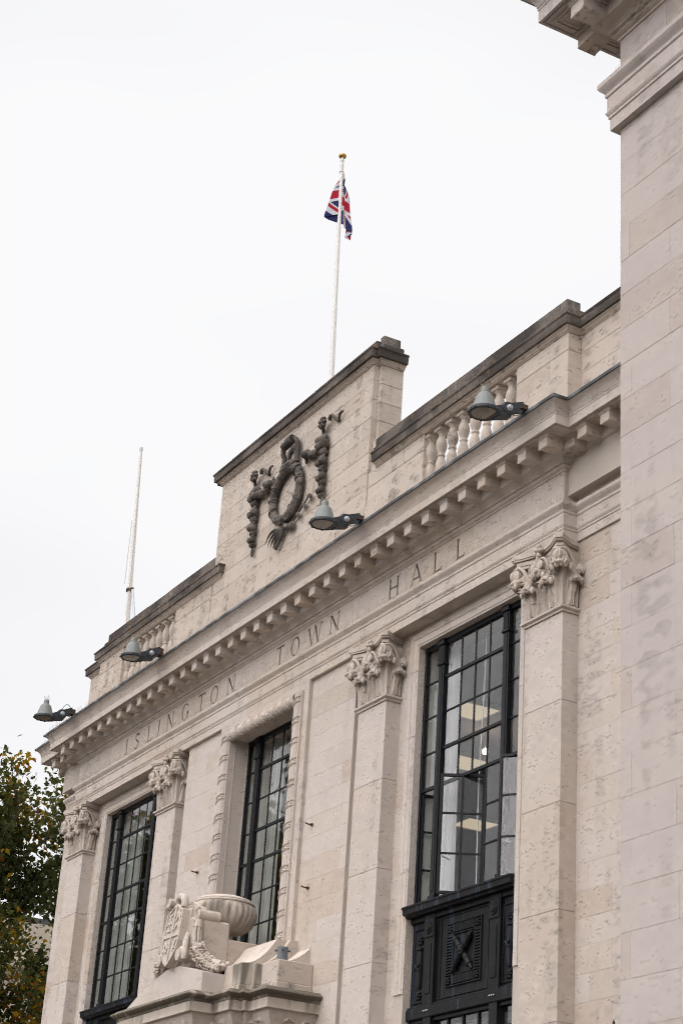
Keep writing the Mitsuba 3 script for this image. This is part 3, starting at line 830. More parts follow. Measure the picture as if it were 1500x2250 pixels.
def laurel(pts, r, n_leaf, size, y0, seed=1):
    """A garland of overlapping leaves along a line of points in (x, z)."""
    g = random.Random(seed)
    p = np.array([(x, y0, z) for x, z in pts])
    d = np.r_[0, np.cumsum(np.linalg.norm(np.diff(p, axis=0), axis=1))]
    ms = [tube(p, r * 0.9, 10)]
    for s in np.linspace(0.02, d[-1] - 0.02, n_leaf):
        c = np.array([np.interp(s, d, p[:, k]) for k in range(3)])
        t = np.array([np.interp(s + 0.02, d, p[:, k]) for k in range(3)]) - c; t /= np.linalg.norm(t) + 1e-9
        side = np.cross(t, [0, -1.0, 0])
        for k in (-1.1, -0.4, 0.35, 1.05):
            a = k + g.uniform(-0.15, 0.15)
            nrm = math.cos(a) * np.array([0, -1.0, 0]) + math.sin(a) * side
            u = np.cross(nrm, t)
            M = np.c_[t * size * 1.25, u * size * 0.52, nrm * size * 0.30]
            tilt = t * 0.0 + nrm * r * 0.98
            m = blob((0, 0, 0), 1.0, 2)
            v = np.array(m.vertices); v[:, 1] *= 1 - 0.75 * np.clip(v[:, 0], 0, 1) ** 1.5; v[:, 2] += 0.5 * v[:, 0] - 0.25 * np.abs(v[:, 1])
            ms.append(mesh(v @ M.T + c + tilt + t * (0.5 * d[-1] / n_leaf * (1 if abs(k) > 0.8 else -1) + g.uniform(-0.015, 0.015)), m.faces))
    return cat(ms)


def fruit(pts, r0, r1, seed, y0):
    """A string of fruit and leaves from the first point of (x, z) to the last."""
    g = random.Random(seed)
    p = np.array(pts, float)
    d = np.r_[0, np.cumsum(np.linalg.norm(np.diff(p, axis=0), axis=1))]
    ms, s = [], 0.0
    i = 0
    while s < d[-1]:
        k = s / d[-1]; r = r0 + (r1 - r0) * k
        r *= (0.8, 1.12, 0.92)[i % 3]
        c = np.array([np.interp(s, d, p[:, 0]), y0, np.interp(s, d, p[:, 1])])
        if i % 3 == 1:
            for o in (-0.55, 0.55): ms.append(blob(c + np.array([o * r, -0.3 * r, g.uniform(-.2, .2) * r]), (r * 0.72, r * 0.8, r * 0.72), 2, 0.12, g.random() * 9))
        else:
            ms.append(blob(c, (r, r * 0.9, r * 0.75), 2, 0.22, g.random() * 9))
            for o in (-1, 1): ms.append(blob(c + np.array([o * r * 0.75, -0.2 * r, 0.3 * r]), (r * 0.42, r * 0.42, r * 0.5), 1, 0.2, g.random() * 9))
        s += r * 1.15; i += 1
    c = np.array([p[-1, 0], y0 + 0.02, p[-1, 1]])
    ms.append(blob(c + [0, 0, -0.07], (r1 * 0.45, r1 * 0.45, r1 * 1.6), 1))
    return cat(ms)


a = np.linspace(0.5 * math.pi, 2.5 * math.pi, 61)
oval = [(WX + 0.475 * math.cos(t), WZ + 0.455 * math.sin(t)) for t in a]
obj('wreath', cat([laurel(oval[::-1][:31], 0.060, 13, 0.10, 12.06, 1), laurel(oval[:31], 0.060, 13, 0.10, 12.06, 2)]), 'mat_relief', RL, smooth=50)
for t in (0.25, 0.7, 2.6, 3.1, 3.6, 5.3, 5.8):
    obj('wreath_band', [tube([(WX + 0.475 * math.cos(t) + 0.09 * math.cos(u) * math.cos(t), 12.06 - 0.10 * math.sin(u), WZ + 0.455 * math.sin(t) + 0.09 * math.cos(u) * math.sin(t) + 0.03 * k * math.cos(u)) for u in np.linspace(0, math.pi, 9)], 0.012, 5)
                        for k in (-1, 1)], 'mat_relief', RL, smooth=50)
for s in (-1, 1):
    xd = -26.25 if s < 0 else -23.80
    obj('drop', fruit([(xd, 15.20), (xd + 0.01, 14.7), (xd + 0.03, 14.14)], 0.105, 0.06, 5 + s, 12.05), 'mat_relief', RL, smooth=50)
    obj('festoon', fruit([(xd, 15.26), (xd - s * 0.22, 15.06), (xd - s * 0.42, 15.08), (xd - s * 0.62, 15.22)], 0.085, 0.085, 8 + s, 12.05), 'mat_relief', RL, smooth=50)
    obj('rosette', rosette((xd, 11.99, 15.50), 0.115, 7, 0.07), 'mat_relief', RL, smooth=50)
    k = np.linspace(0, 1, 14)
    rib = [tube(np.c_[xd + o * (0.10 + 0.46 * k), 12.075 - 0.025 * np.sin(k * 9), 15.56 - 0.10 * k + 0.06 * np.sin(k * 8) * (1 if o > 0 else 0.7) - (0.25 * k if o < 0 else 0) - 0.02], 0.034 - 0.012 * k, 6) for o in ((1, -0.45) if s < 0 else (1, -0.4))]
    obj('ribbon', cat(rib), 'mat_relief', RL, smooth=50)
    def blade(p0, p1, p2, r):
        t = np.linspace(0, 1, 12)[:, None]
        c = (1 - t) ** 2 * np.array(p0) + 2 * t * (1 - t) * np.array(p1) + t * t * np.array(p2)
        return tube(np.c_[c[:, 0], 12.075 - 0.03 * np.sin(t[:, 0] * 3), c[:, 1]], 0.004 + r * np.sin(np.pi * t[:, 0] ** 0.75), 6)
    if s < 0:
        fr = [blade((WX - 0.06, 14.04), (WX - 0.40 + 0.05 * q, 14.30 - 0.11 * q), (WX - 0.72 + 0.11 * q, 14.04 - 0.06 * q), 0.022) for q in range(4)]
    else:
        fr = [tube([(WX + 0.10, 12.075, 14.06), (WX + 0.45, 12.07, 14.20), (WX + 0.75, 12.07, 14.36)], [0.025, 0.02, 0.014], 6)]
        for q in range(4):
            x, z = WX + 0.14 + 0.19 * q, 14.08 + 0.095 * q
            fr += [blade((x, z), (x + 0.20, z + 0.05 - 0.03 * k), (x + 0.24 - 0.05 * k, z - 0.12 - 0.03 * k), 0.020) for k in range(2)]
    obj('palm', cat(fr), 'mat_relief', RL, smooth=50)
t = np.linspace(0, 1, 18)
arch = [(WX - 0.25, 12.07, 15.15 + 0.33 * k) for k in t[:9] * 2]
arc2 = [(WX + 0.02 + 0.27 * math.cos(math.pi * (1 - k)), 12.05 - 0.05 * math.sin(math.pi * k), 15.48 + 0.24 * math.sin(math.pi * k)) for k in t]
arc3 = [(WX + 0.29, 12.05, 15.48 - 0.30 * k) for k in t[:9] * 2]
obj('cartouche', [tube(arch + arc2[1:] + arc3[1:], 0.045, 8), tube([(WX - 0.12, 11.98, 15.60), (WX + 0.18, 11.98, 15.64)], 0.07, 12), tube(spiral((WX + 0.19, 11.98, 15.64), 0.07, 2, (0, 0, 1), (0, -1, 0)), 0.014, 5),
                  tube([(WX + 0.14 * math.cos(q), 12.09, 15.38 + 0.15 * math.sin(q)) for q in np.linspace(0, 6.28, 20)], 0.03, 6), blob((WX + 0.02, 12.02, 15.20), (0.26, 0.09, 0.09), 2, 0.3, 4)], 'mat_relief', RL, smooth=50)
obj('stalks', [tube([(WX + 0.02, 12.06, 14.16), (WX - 0.06, 12.05, 13.98), (WX - 0.22, 12.05, 13.84)], [0.05, 0.035, 0.04], 7), tube([(WX + 0.05, 12.06, 14.12), (WX + 0.14, 12.03, 14.03), (WX + 0.27, 12.03, 14.02)], [0.05, 0.045, 0.05], 7),
               blob((WX - 0.24, 12.05, 13.83), (0.05, 0.04, 0.05), 1, .3), blob((WX + 0.28, 12.03, 14.02), (0.05, 0.05, 0.06), 1, .3)], 'mat_relief', RL, smooth=50)

# ------------------------------------------------------------------ balcony hood with urn, shield and garlands
H = B + '__balcony_hood'
half = [(2.173, 11.515), (1.67, 11.515), (1.67, 11.42), (1.57, 11.42), (1.57, 11.25), (1.05, 11.25), (1.05, 10.90)]
HP = [(XC - 2.173, 12.06)] + [(XC - u, y) for u, y in half] + [(XC + u, y) for u, y in half[::-1]] + [(XC + 2.173, 12.06)]
t = np.linspace(0, 1, 7)
roll = [(0.29 + 0.052 * math.sin(math.pi * k), 6.205 - 0.085 * k) for k in t]
HC = [(-0.3, 6.255), (0.0, 6.250), (0.27, 6.225)] + roll + [(0.268, 6.115), (0.262, 6.085), (0.252, 6.08), (0.25, 5.968), (0.258, 5.962), (0.258, 5.945), (-0.3, 5.945)]
for c in chunks(HP, 1.15):
    obj('cornice_stone', sweep(c, [q for q in HC if q[1] >= 6.08] + [(-0.3, 6.08)]), 'mat_mossy', H, smooth=35)
    obj('corona_stone', sweep(c, [(-0.3, 6.078), (0.252, 6.078), (0.25, 5.968), (0.258, 5.962), (0.258, 5.945), (-0.3, 5.945)]), 'mat_streaked', H)
    obj('coving', sweep(c, [(-0.3, 5.943), (0.20, 5.943), (0.19, 5.90), (0.14, 5.80), (0.08, 5.70), (0.05, 5.58), (-0.3, 5.58)]), 'mat_carved', H, smooth=35)
# acanthus leaves carved on the coving
lf = leaf(0.26, 0.30, 0.10)
ms = []
path = np.array(HP)
for a, b in zip(path[:-1], path[1:]):
    L = np.linalg.norm(b - a); d = (b - a) / L
    ang = math.atan2(d[1], d[0])
    for k in range(max(1, int(L / 0.24))):
        c = a + d * L * (k + 0.5) / max(1, int(L / 0.24))
        n = np.array([d[1], -d[0]])
        ms.append(move(lf, rz(ang), (c[0] + n[0] * 0.06, c[1] + n[1] * 0.06, 5.59)))
obj('carved_leaf', ms, 'mat_carved', H, smooth=40)
obj('hood_core', extrude_xy(sg.Polygon(HP), 5.2, 6.25), 'mat_stone_3', H)
# stepped blocking course
for s in (-1, 1):
    parts = [(2.173, 1.67, 11.515), (1.67, 1.57, 11.42), (1.57, 1.02, 11.25)]
    for u0, u1, y in parts:
        a, b = sorted((XC + s * u0, XC + s * u1))
        obj('plinth', cbox(a + 0.001 - 0.02 * (s < 0), b - 0.001 + 0.02 * (s > 0), y - 0.02, 12.06, 6.25, 6.352, 0.012), 'mat_streaked', H)
        obj('stone_block', cbox(a + 0.002, b - 0.002, y, 12.06, 6.353, 6.657, 0.01), 'mat_streaked' if u0 < 2 else 'mat_weathered_1', H)
    # concave ramps rising to the sill
    for u0, u1, y in ((1.66, 1.57, 11.44), (1.57, 0.55, 11.27), (2.05, 1.66, 11.60)):
        a, b = sorted((XC + s * u0, XC + s * u1))
        k = np.linspace(0, 1, 9)
        top = 7.06 if u0 < 2 else 6.95
        prof = [(y + 0.50 * v, 6.655 + (top - 6.655) * v ** 2.0) for v in k] + [(12.06, top), (12.06, 6.655)]
        pts = np.array([(a, p, z) for p, z in prof] + [(b, p, z) for p, z in prof]); n = len(prof)
        q = [(i, (i + 1) % n, n + (i + 1) % n, n + i) for i in range(n)]
        m = quads(pts, q)
        ctr = [(0, i, i + 1) for i in range(1, n - 1)]
        poly = sg.Polygon([(p, z) for p, z in prof]); tv, tf = trimesh.creation.triangulate_polygon(poly, engine='earcut')
        idx = np.array([int(np.argmin(((np.array(prof) - w) ** 2).sum(1))) for w in tv])[tf]
        obj('ramp', mesh(m.vertices, np.vstack([m.faces, idx, idx[:, ::-1] + n])), 'mat_carved', H)
gable = sg.Polygon([(XC - 1.60, 6.345), (XC - 1.05, 6.546), (XC - 0.25, 6.735), (XC + 0.25, 6.735), (XC + 1.05, 6.546), (XC + 1.05, 6.252), (XC - 1.05, 6.252), (XC - 1.60, 6.252)])
for lo, hi in ((-1.61, -0.62), (-0.62, 0.30), (0.30, 1.06)):
    obj('stone_block', extrude_xz(gable.intersection(sg.box(XC + lo + 0.002, 6, XC + hi - 0.002, 7)), 10.90, 11.336), pick.choice(['mat_stone_0', 'mat_stone_2']), H)
obj('urn_pedestal', [cbox(XC - 0.54, XC + 0.54, 11.37, 12.06, 6.3, 7.165, 0.012)], 'mat_stone_3', H)
UR = B + '__urn'
UC = (XC - 0.02, 11.64, 7.165)
obj('foot', lathe([(0, 0), (0.31, 0), (0.31, 0.035), (0.27, 0.05), (0.20, 0.085), (0.155, 0.13), (0.145, 0.17), (0.16, 0.20), (0, 0.2)], 36, UC), 'mat_carved', UR, smooth=40)
n, m = 120, 16
bowl = []
for j in range(m):
    k = j / (m - 1)
    r = 0.15 + 0.345 * math.sin(min(1, k / 0.78) * math.pi / 2) ** 0.75 - (0.055 * ((k - 0.78) / 0.22) ** 2 if k > 0.78 else 0); z = 0.185 + 0.30 * (1 - math.cos(min(1, k / 0.78) * math.pi / 2)) ** 0.9 + (0.13 * (k - 0.78) / 0.22 if k > 0.78 else 0)
    for i in range(n):
        a = 2 * math.pi * i / n
        flute = abs(math.sin(a * 15)) ** 0.6
        end = math.sin(min(1, (1 - k) * 5) * math.pi / 2) if k > 0.8 else 1
        bowl.append(((r + 0.022 * (flute - 0.6) * min(1, 0.35 + k) * end) * math.cos(a), (r + 0.022 * (flute - 0.6) * min(1, .35 + k) * end) * math.sin(a), z))
q = [(j * n + i, j * n + (i + 1) % n, (j + 1) * n + (i + 1) % n, (j + 1) * n + i) for j in range(m - 1) for i in range(n)]
obj('bowl', move(quads(bowl, q), None, UC), 'mat_streaked', UR, smooth=40)
obj('lid', lathe([(0.43, 0.605), (0.455, 0.61), (0.462, 0.625), (0.45, 0.64), (0.435, 0.645), (0.44, 0.655), (0.43, 0.668), (0.40, 0.685), (0.30, 0.72), (0.18, 0.745), (0.10, 0.755), (0.0, 0.76)], 48, UC), 'mat_carved', UR, smooth=40)

SH = B + '__shield'
SX, SY = XC - 0.0, 10.80
prof_sh = sg.Polygon([(-0.27, 0.72), (-0.15, 0.76), (0, 0.84), (0.15, 0.76), (0.27, 0.72), (0.285, 0.55), (0.285, 0.25), (0.24, 0.10), (0.12, -0.03), (0.0, -0.11), (-0.12, -0.03), (-0.24, 0.10), (-0.285, 0.25), (-0.285, 0.55)])
lean = rx(-0.10)


def on_shield(m): return move(move(m, lean), None, (SX, SY, 6.84))


obj('escutcheon', [on_shield(extrude_xz(prof_sh, 0.0, 0.10)), on_shield(extrude_xz(prof_sh.buffer(0.03, join_style=2), 0.10, 0.24))], 'mat_carved', SH)
inner = prof_sh.buffer(-0.03)
cross = shapely.ops.unary_union([sg.box(-0.025, -0.2, 0.025, 0.9), sg.box(-0.3, 0.33, 0.3, 0.38)]).intersection(prof_sh)
rim = prof_sh.difference(inner)
obj('quartering', on_shield(extrude_xz(cross.union(rim), -0.022, 0.001)), 'mat_carved', SH)
for cx, cz, kind in ((-0.14, 0.56, 'box'), (0.14, 0.56, 'sal'), (-0.135, 0.19, 'ros'), (0.135, 0.20, 'mol')):
    chg = []
    if kind == 'box':      # a square potent cross
        chg += [stroke([(cx, cz - 0.13), (cx, cz + 0.13)], 0.03), stroke([(cx - 0.08, cz), (cx + 0.08, cz)], 0.03), stroke([(cx - 0.07, cz + 0.12), (cx + 0.07, cz + 0.12)], 0.03), stroke([(cx - 0.07, cz - 0.12), (cx + 0.07, cz - 0.12)], 0.03), stroke([(cx - 0.08, cz - 0.04), (cx - 0.08, cz + 0.04)], 0.03), stroke([(cx + 0.08, cz - 0.04), (cx + 0.08, cz + 0.04)], 0.03)]
    elif kind == 'sal': chg += [stroke([(cx - 0.09, cz - 0.12), (cx, cz - 0.04), (cx + 0.09, cz - 0.12)], 0.03), stroke([(cx - 0.09, cz + 0.0), (cx, cz + 0.08), (cx + 0.09, cz)], 0.03), stroke([(cx - 0.08, cz + 0.13), (cx + 0.08, cz + 0.06)], 0.025)]
    elif kind == 'ros': chg += [sg.Point(cx + 0.055 * math.cos(a), cz + 0.055 * math.sin(a)).buffer(0.032) for a in np.arange(0, 6.2, 1.256)]
    else: chg += [stroke([(cx - 0.07, cz + 0.08), (cx, cz), (cx + 0.07, cz + 0.08)], 0.03), stroke([(cx, cz), (cx, cz - 0.10)], 0.03), stroke([(cx - 0.05, cz - 0.04), (cx + 0.05, cz - 0.04)], 0.025)]
    obj('charge', on_shield(extrude_xz(shapely.ops.unary_union(chg), -0.02, 0.001)), 'mat_carved', SH)
obj('cartouche_back', [cbox(XC - 0.36, XC + 0.36, 10.96, 11.4, 6.7, 7.45, 0.04), move(extrude_xz(prof_sh.buffer(0.08), 0, 0.12), lean, (SX, SY + 0.2, 6.84))], 'mat_carved', SH)
for s in (-1, 1):
    # lower scroll beside the shield's foot and bracket volute above the garland
    p = spiral((XC + s * 0.33, 10.87, 6.87), 0.11, 1.6, (s, 0, 0), (0, 0, 1), -0.6)
    obj('scroll', [tube(p, np.linspace(0.05, 0.03, len(p)), 8), tube([(XC + s * 0.33, 10.80, 6.87), (XC + s * 0.33, 11.1, 6.87)], 0.085, 14), tube([p[0], (XC + s * 0.36, 10.9, 7.05), (XC + s * 0.30, 10.95, 7.2)], [0.05, 0.05, 0.035], 8)], 'mat_carved', SH, smooth=45)
    vc = np.array((XC + s * 0.50, 11.02, 7.45))
    p = spiral(vc + [0, -0.03, 0], 0.10, 2.2, (s, 0, 0), (0, 0, 1), 1.2)
    obj('volute', [tube(p, np.linspace(0.026, 0.016, len(p)), 7), tube([vc - [0, 0.01, 0], vc + [0, 0.30, 0]], 0.088, 16)], 'mat_carved', SH, smooth=45)
    obj('bracket', [cbox(*sorted((XC + s * 0.40, XC + s * 0.56)), 11.06, 11.5, 6.7, 7.40, 0.03)], 'mat_carved', SH)
sc = [(XC + 0.16 * math.cos(a) - 0.02, 10.93, 7.66 + 0.13 * math.sin(a)) for a in np.linspace(-0.3, math.pi + 0.1, 16)]
p = spiral((XC - 0.15, 10.88, 7.70), 0.062, 1.8, (-1, 0, 0), (0, 0, 1), 0.5)
obj('crest_scroll', [tube(sc, np.linspace(0.06, 0.045, 16), 9), tube([(XC - 0.15, 10.80, 7.70), (XC - 0.15, 11.0, 7.70)], 0.06, 14), tube(p + [0, -0.07, 0], 0.013, 6), cbox(XC - 0.16, XC + 0.18, 10.92, 11.25, 7.3, 7.66, 0.03), tube([(XC - 0.28, 10.86, 7.66), (XC - 0.15, 10.86, 7.66)], 0.055, 10)], 'mat_carved', SH, smooth=45)


def garland(s, seed):
    g = random.Random(seed)
    pts = np.array([(0.56, 10.99, 7.36), (0.575, 10.97, 7.16), (0.60, 10.97, 6.98), (0.68, 11.02, 6.82), (0.82, 11.12, 6.70), (0.96, 11.22, 6.66)])
    d = np.r_[0, np.cumsum(np.linalg.norm(np.diff(pts, axis=0), axis=1))]
    at = lambda k: np.array([np.interp(k * d[-1], d, pts[:, i]) for i in range(3)])
    ms = [tube([at(0), at(0.1)], 0.062, 10), tube([at(0.09), at(0.115)], 0.075, 10)]
    for k in np.linspace(0.12, 0.32, 5):
        for a in np.arange(0, 6.28, 1.05): ms.append(blob(at(k) + np.array([0.05 * math.cos(a), 0.05 * math.sin(a), 0]), (0.022, 0.022, 0.07), 1))
    ms.append(tube([at(0.36), at(0.38)], 0.07, 10))
    ms.append(tube([at(v) for v in np.linspace(0.38, 1, 10)], np.linspace(0.07, 0.10, 10), 9))
    for k in np.linspace(0.40, 0.98, 14):
        r = 0.075 + 0.045 * k
        for a in np.arange(0, 6.28, 0.9):
            o = np.array([math.cos(a), math.sin(a) * 0.8, math.sin(a) * 0.6]) * r
            ms.append(move(blob((0, 0, 0), (0.045, 0.028, 0.016), 1, 0.2, g.random() * 9), rz(g.random() * 3) @ rx(g.random() * 3), at(k) + o))
    for _ in range(7): ms.append(blob(at(0.97) + np.array([g.uniform(-.05, .07), g.uniform(-.10, .04), g.uniform(-.05, .06)]), 0.052, 2, 0.08, g.random() * 9))
    m = cat(ms); v = np.array(m.vertices); v[:, 0] = XC + s * v[:, 0]
    return mesh(v, m.faces)


for s in (-1, 1): obj('garland', garland(s, 3 + s), 'mat_carved', SH, smooth=45)

# ------------------------------------------------------------------ windows
GY = 12.365
ROWS = [10.735, 10.20, 9.70, 9.19, 8.69, 8.18, 7.67, 7.08]
SHARED = {}


def pane(parent, x0, x1, z0, z1, y=GY, R=None, c=None):
    a, b = pick.gauss(0, 0.0035), pick.gauss(0, 0.0035)
    v = [(x, y + a * (x - x0) + b * (z - z0), z) for x, z in ((x0, z0), (x1, z0), (x1, z1), (x0, z1))]
    m = quads(v, [(0, 1, 2, 3)])
    if R is not None: m = move(move(m, None, -np.array(c)), R, c)
    obj('pane', m, 'mat_glass', parent)


def casement(parent, x0, x1, z0, z1, cols, rows, ang, pivot, label, y=GY):
    """An opening light turned by ANG about the upright through x = PIVOT."""
    key = parent + '__casement'
    key = numbered(key); labels[key] = {'label': label}
    c = np.array([pivot, y, 0]); R = rz(ang)
    ms = [cbox(x0, x0 + 0.035, y - 0.02, y + 0.02, z0, z1, .004), cbox(x1 - 0.035, x1, y - 0.02, y + 0.02, z0, z1, .004), cbox(x0, x1, y - 0.021, y + 0.021, z0, z0 + 0.04, .004), cbox(x0, x1, y - 0.021, y + 0.021, z1 - 0.04, z1, .004)]
    xs, zs = np.linspace(x0, x1, cols + 1), np.linspace(z0, z1, rows + 1)
    ms += [box(x - 0.012, x + 0.012, y - 0.015, y + 0.015, z0, z1) for x in xs[1:-1]] + [box(x0, x1, y - 0.014, y + 0.014, z - 0.012, z + 0.012) for z in zs[1:-1]]
    m = move(move(cat(ms), None, -c), R, c)
    scene[key] = mikit.ply(m, 'mat_black_steel')
    hx = x0 + 0.06
    h = cat([tube([(hx, y - 0.03, z0 + 0.5), (hx, y - 0.07, z0 + 0.5)], 0.012, 6), tube([(hx, y - 0.065, z0 + 0.5), (hx + 0.10, y - 0.075, z0 + 0.46)], 0.010, 6)])
    v = np.array(h.vertices); v[:, 1] = 2 * y - v[:, 1]
    SUB.append((parent, move(move(mesh(v, h.faces), None, -c), R, c)))
    for a, b in zip(xs[:-1], xs[1:]):
        for p, q in zip(zs[:-1], zs[1:]): pane(parent, a + 0.014, b - 0.014, p + 0.014, q - 0.014, y, R, c)


SUB = []


def window(X, half, label, mull, inner, open_cells=(), sill=7.08, mw=0.125):
    """A tall steel window: outer lights beside two heavy mullions and a middle of four columns."""
    w = numbered(B + '__window'); labels[w] = {'label': label}
    x0, x1, zt = X - half, X + half, 10.735
    obj('frame', [cbox(x0 - 0.01, x0 + 0.035, GY - 0.035, GY + 0.045, sill - 0.2, zt, 0.005), cbox(x1 - 0.035, x1 + 0.01, GY - 0.035, GY + 0.045, sill - 0.2, zt, 0.005), cbox(x0, x1, GY - 0.034, GY + 0.045, zt - 0.06, zt + 0.02, 0.005)], 'mat_black_steel', w)
    for m in mull:
        a, b = m - mw / 2, m + mw / 2
        obj('mullion', [cbox(a, b, GY - 0.055, GY + 0.03, sill - 0.2, zt - 0.005, 0.006), cbox(a + 0.03, b - 0.03, GY - 0.064, GY - 0.05, sill + 0.18, 10.36, 0.004), cbox(a - 0.012, b + 0.012, GY - 0.075, GY + 0.03, sill, sill + 0.13, 0.008), cbox(a - 0.02, b + 0.02, GY - 0.085, GY + 0.03, sill, sill + 0.05, 0.008),
                        cbox(a - 0.016, b + 0.016, GY - 0.08, GY + 0.03, 10.37, 10.41, 0.006), cbox(a - 0.02, b + 0.02, GY - 0.085, GY + 0.03, 10.66, zt, 0.006)] + [cbox(a + 0.010 + k * 0.018, a + 0.022 + k * 0.018, GY - 0.068, GY - 0.05, 10.415, 10.65, 0.004) for k in range(6)], 'mat_black_steel', w)
    lights = [(x0 + 0.03, mull[0] - mw / 2, []), (mull[0] + mw / 2, mull[1] - mw / 2, inner), (mull[1] + mw / 2, x1 - 0.03, [])]
    for li, (a, b, vs) in enumerate(lights):
        xs = [a] + list(vs) + [b]
        for k, z in enumerate(ROWS[1:-1]):
            thick = (li == 1 and k in (0, 2, 3)) or (li != 1 and k == 3)
            hw = 0.023 if thick else 0.0125
            e = [p for p in open_cells if p[0] == li and p[1] > z + .01]
            xa = xs[e[0][2]] if e else a
            if e and e[0][2] >= len(xs) - 1: continue
            obj('glazing_bar', cbox(xa, b, GY - (0.024 if thick else 0.012), GY + 0.016, z - hw, z + hw, 0.004), 'mat_black_steel', w)
        for j, v in enumerate(vs):
            e = [p for p in open_cells if p[0] == li and p[2] > j + 1]
            z0 = e[0][1] if e else sill - 0.1
            obj('glazing_bar', cbox(v - 0.0125, v + 0.0125, GY - 0.0105, GY + 0.014, z0, zt, 0.004), 'mat_black_steel', w)
        for j, (p, q) in enumerate(zip(xs[:-1], xs[1:])):
            for r in range(7):
                if any(o[0] == li and ROWS[r] <= o[1] + 0.01 and j < o[2] for o in open_cells): continue
                pane(w, p + 0.01, q - 0.01, ROWS[r + 1] + 0.01, ROWS[r] - 0.01)
    return w


def bay(X):
    i4 = [X - 0.345, X, X + 0.345]
    return (X - 0.785, X + 0.785), i4


mu, i4 = bay(W_AB)
WAB = window(W_AB, 1.25, 'leftmost tall black steel window reflecting trees, with pale curtains', mu, i4)
WCE = window(W_C, 1.13, 'central black steel window inside the rope moulded surround', (-25.83, -24.27), [-25.40, -25.04, -24.68])
mu, i4 = bay(W_CD)
WCD = window(W_CD, 1.25, 'right black steel window with opened casements and lit ceiling lights inside', mu, i4, open_cells=((0, 8.69, 1), (1, 8.69, 3), (2, 8.69, 1)))
# opened lights of the right window and two tilted ones of the others
casement(WCD, W_CD - 0.48, W_CD + 0.10, 7.12, 8.70, 2, 3, math.radians(55), W_CD - 0.17, 'pivoted casement standing open across the middle')
casement(WCD, W_CD - 1.21, W_CD - 0.85, 7.12, 8.66, 1, 3, math.radians(75), W_CD - 1.21, 'narrow casement swung inward at the left')
casement(WCD, W_CD + 0.79, W_CD + 1.17, 7.12, 8.70, 1, 3, math.radians(36), W_CD + 0.98, 'narrow casement swung outward at the right')
for par, m in SUB: obj('stay', m, 'mat_galvanised', par)

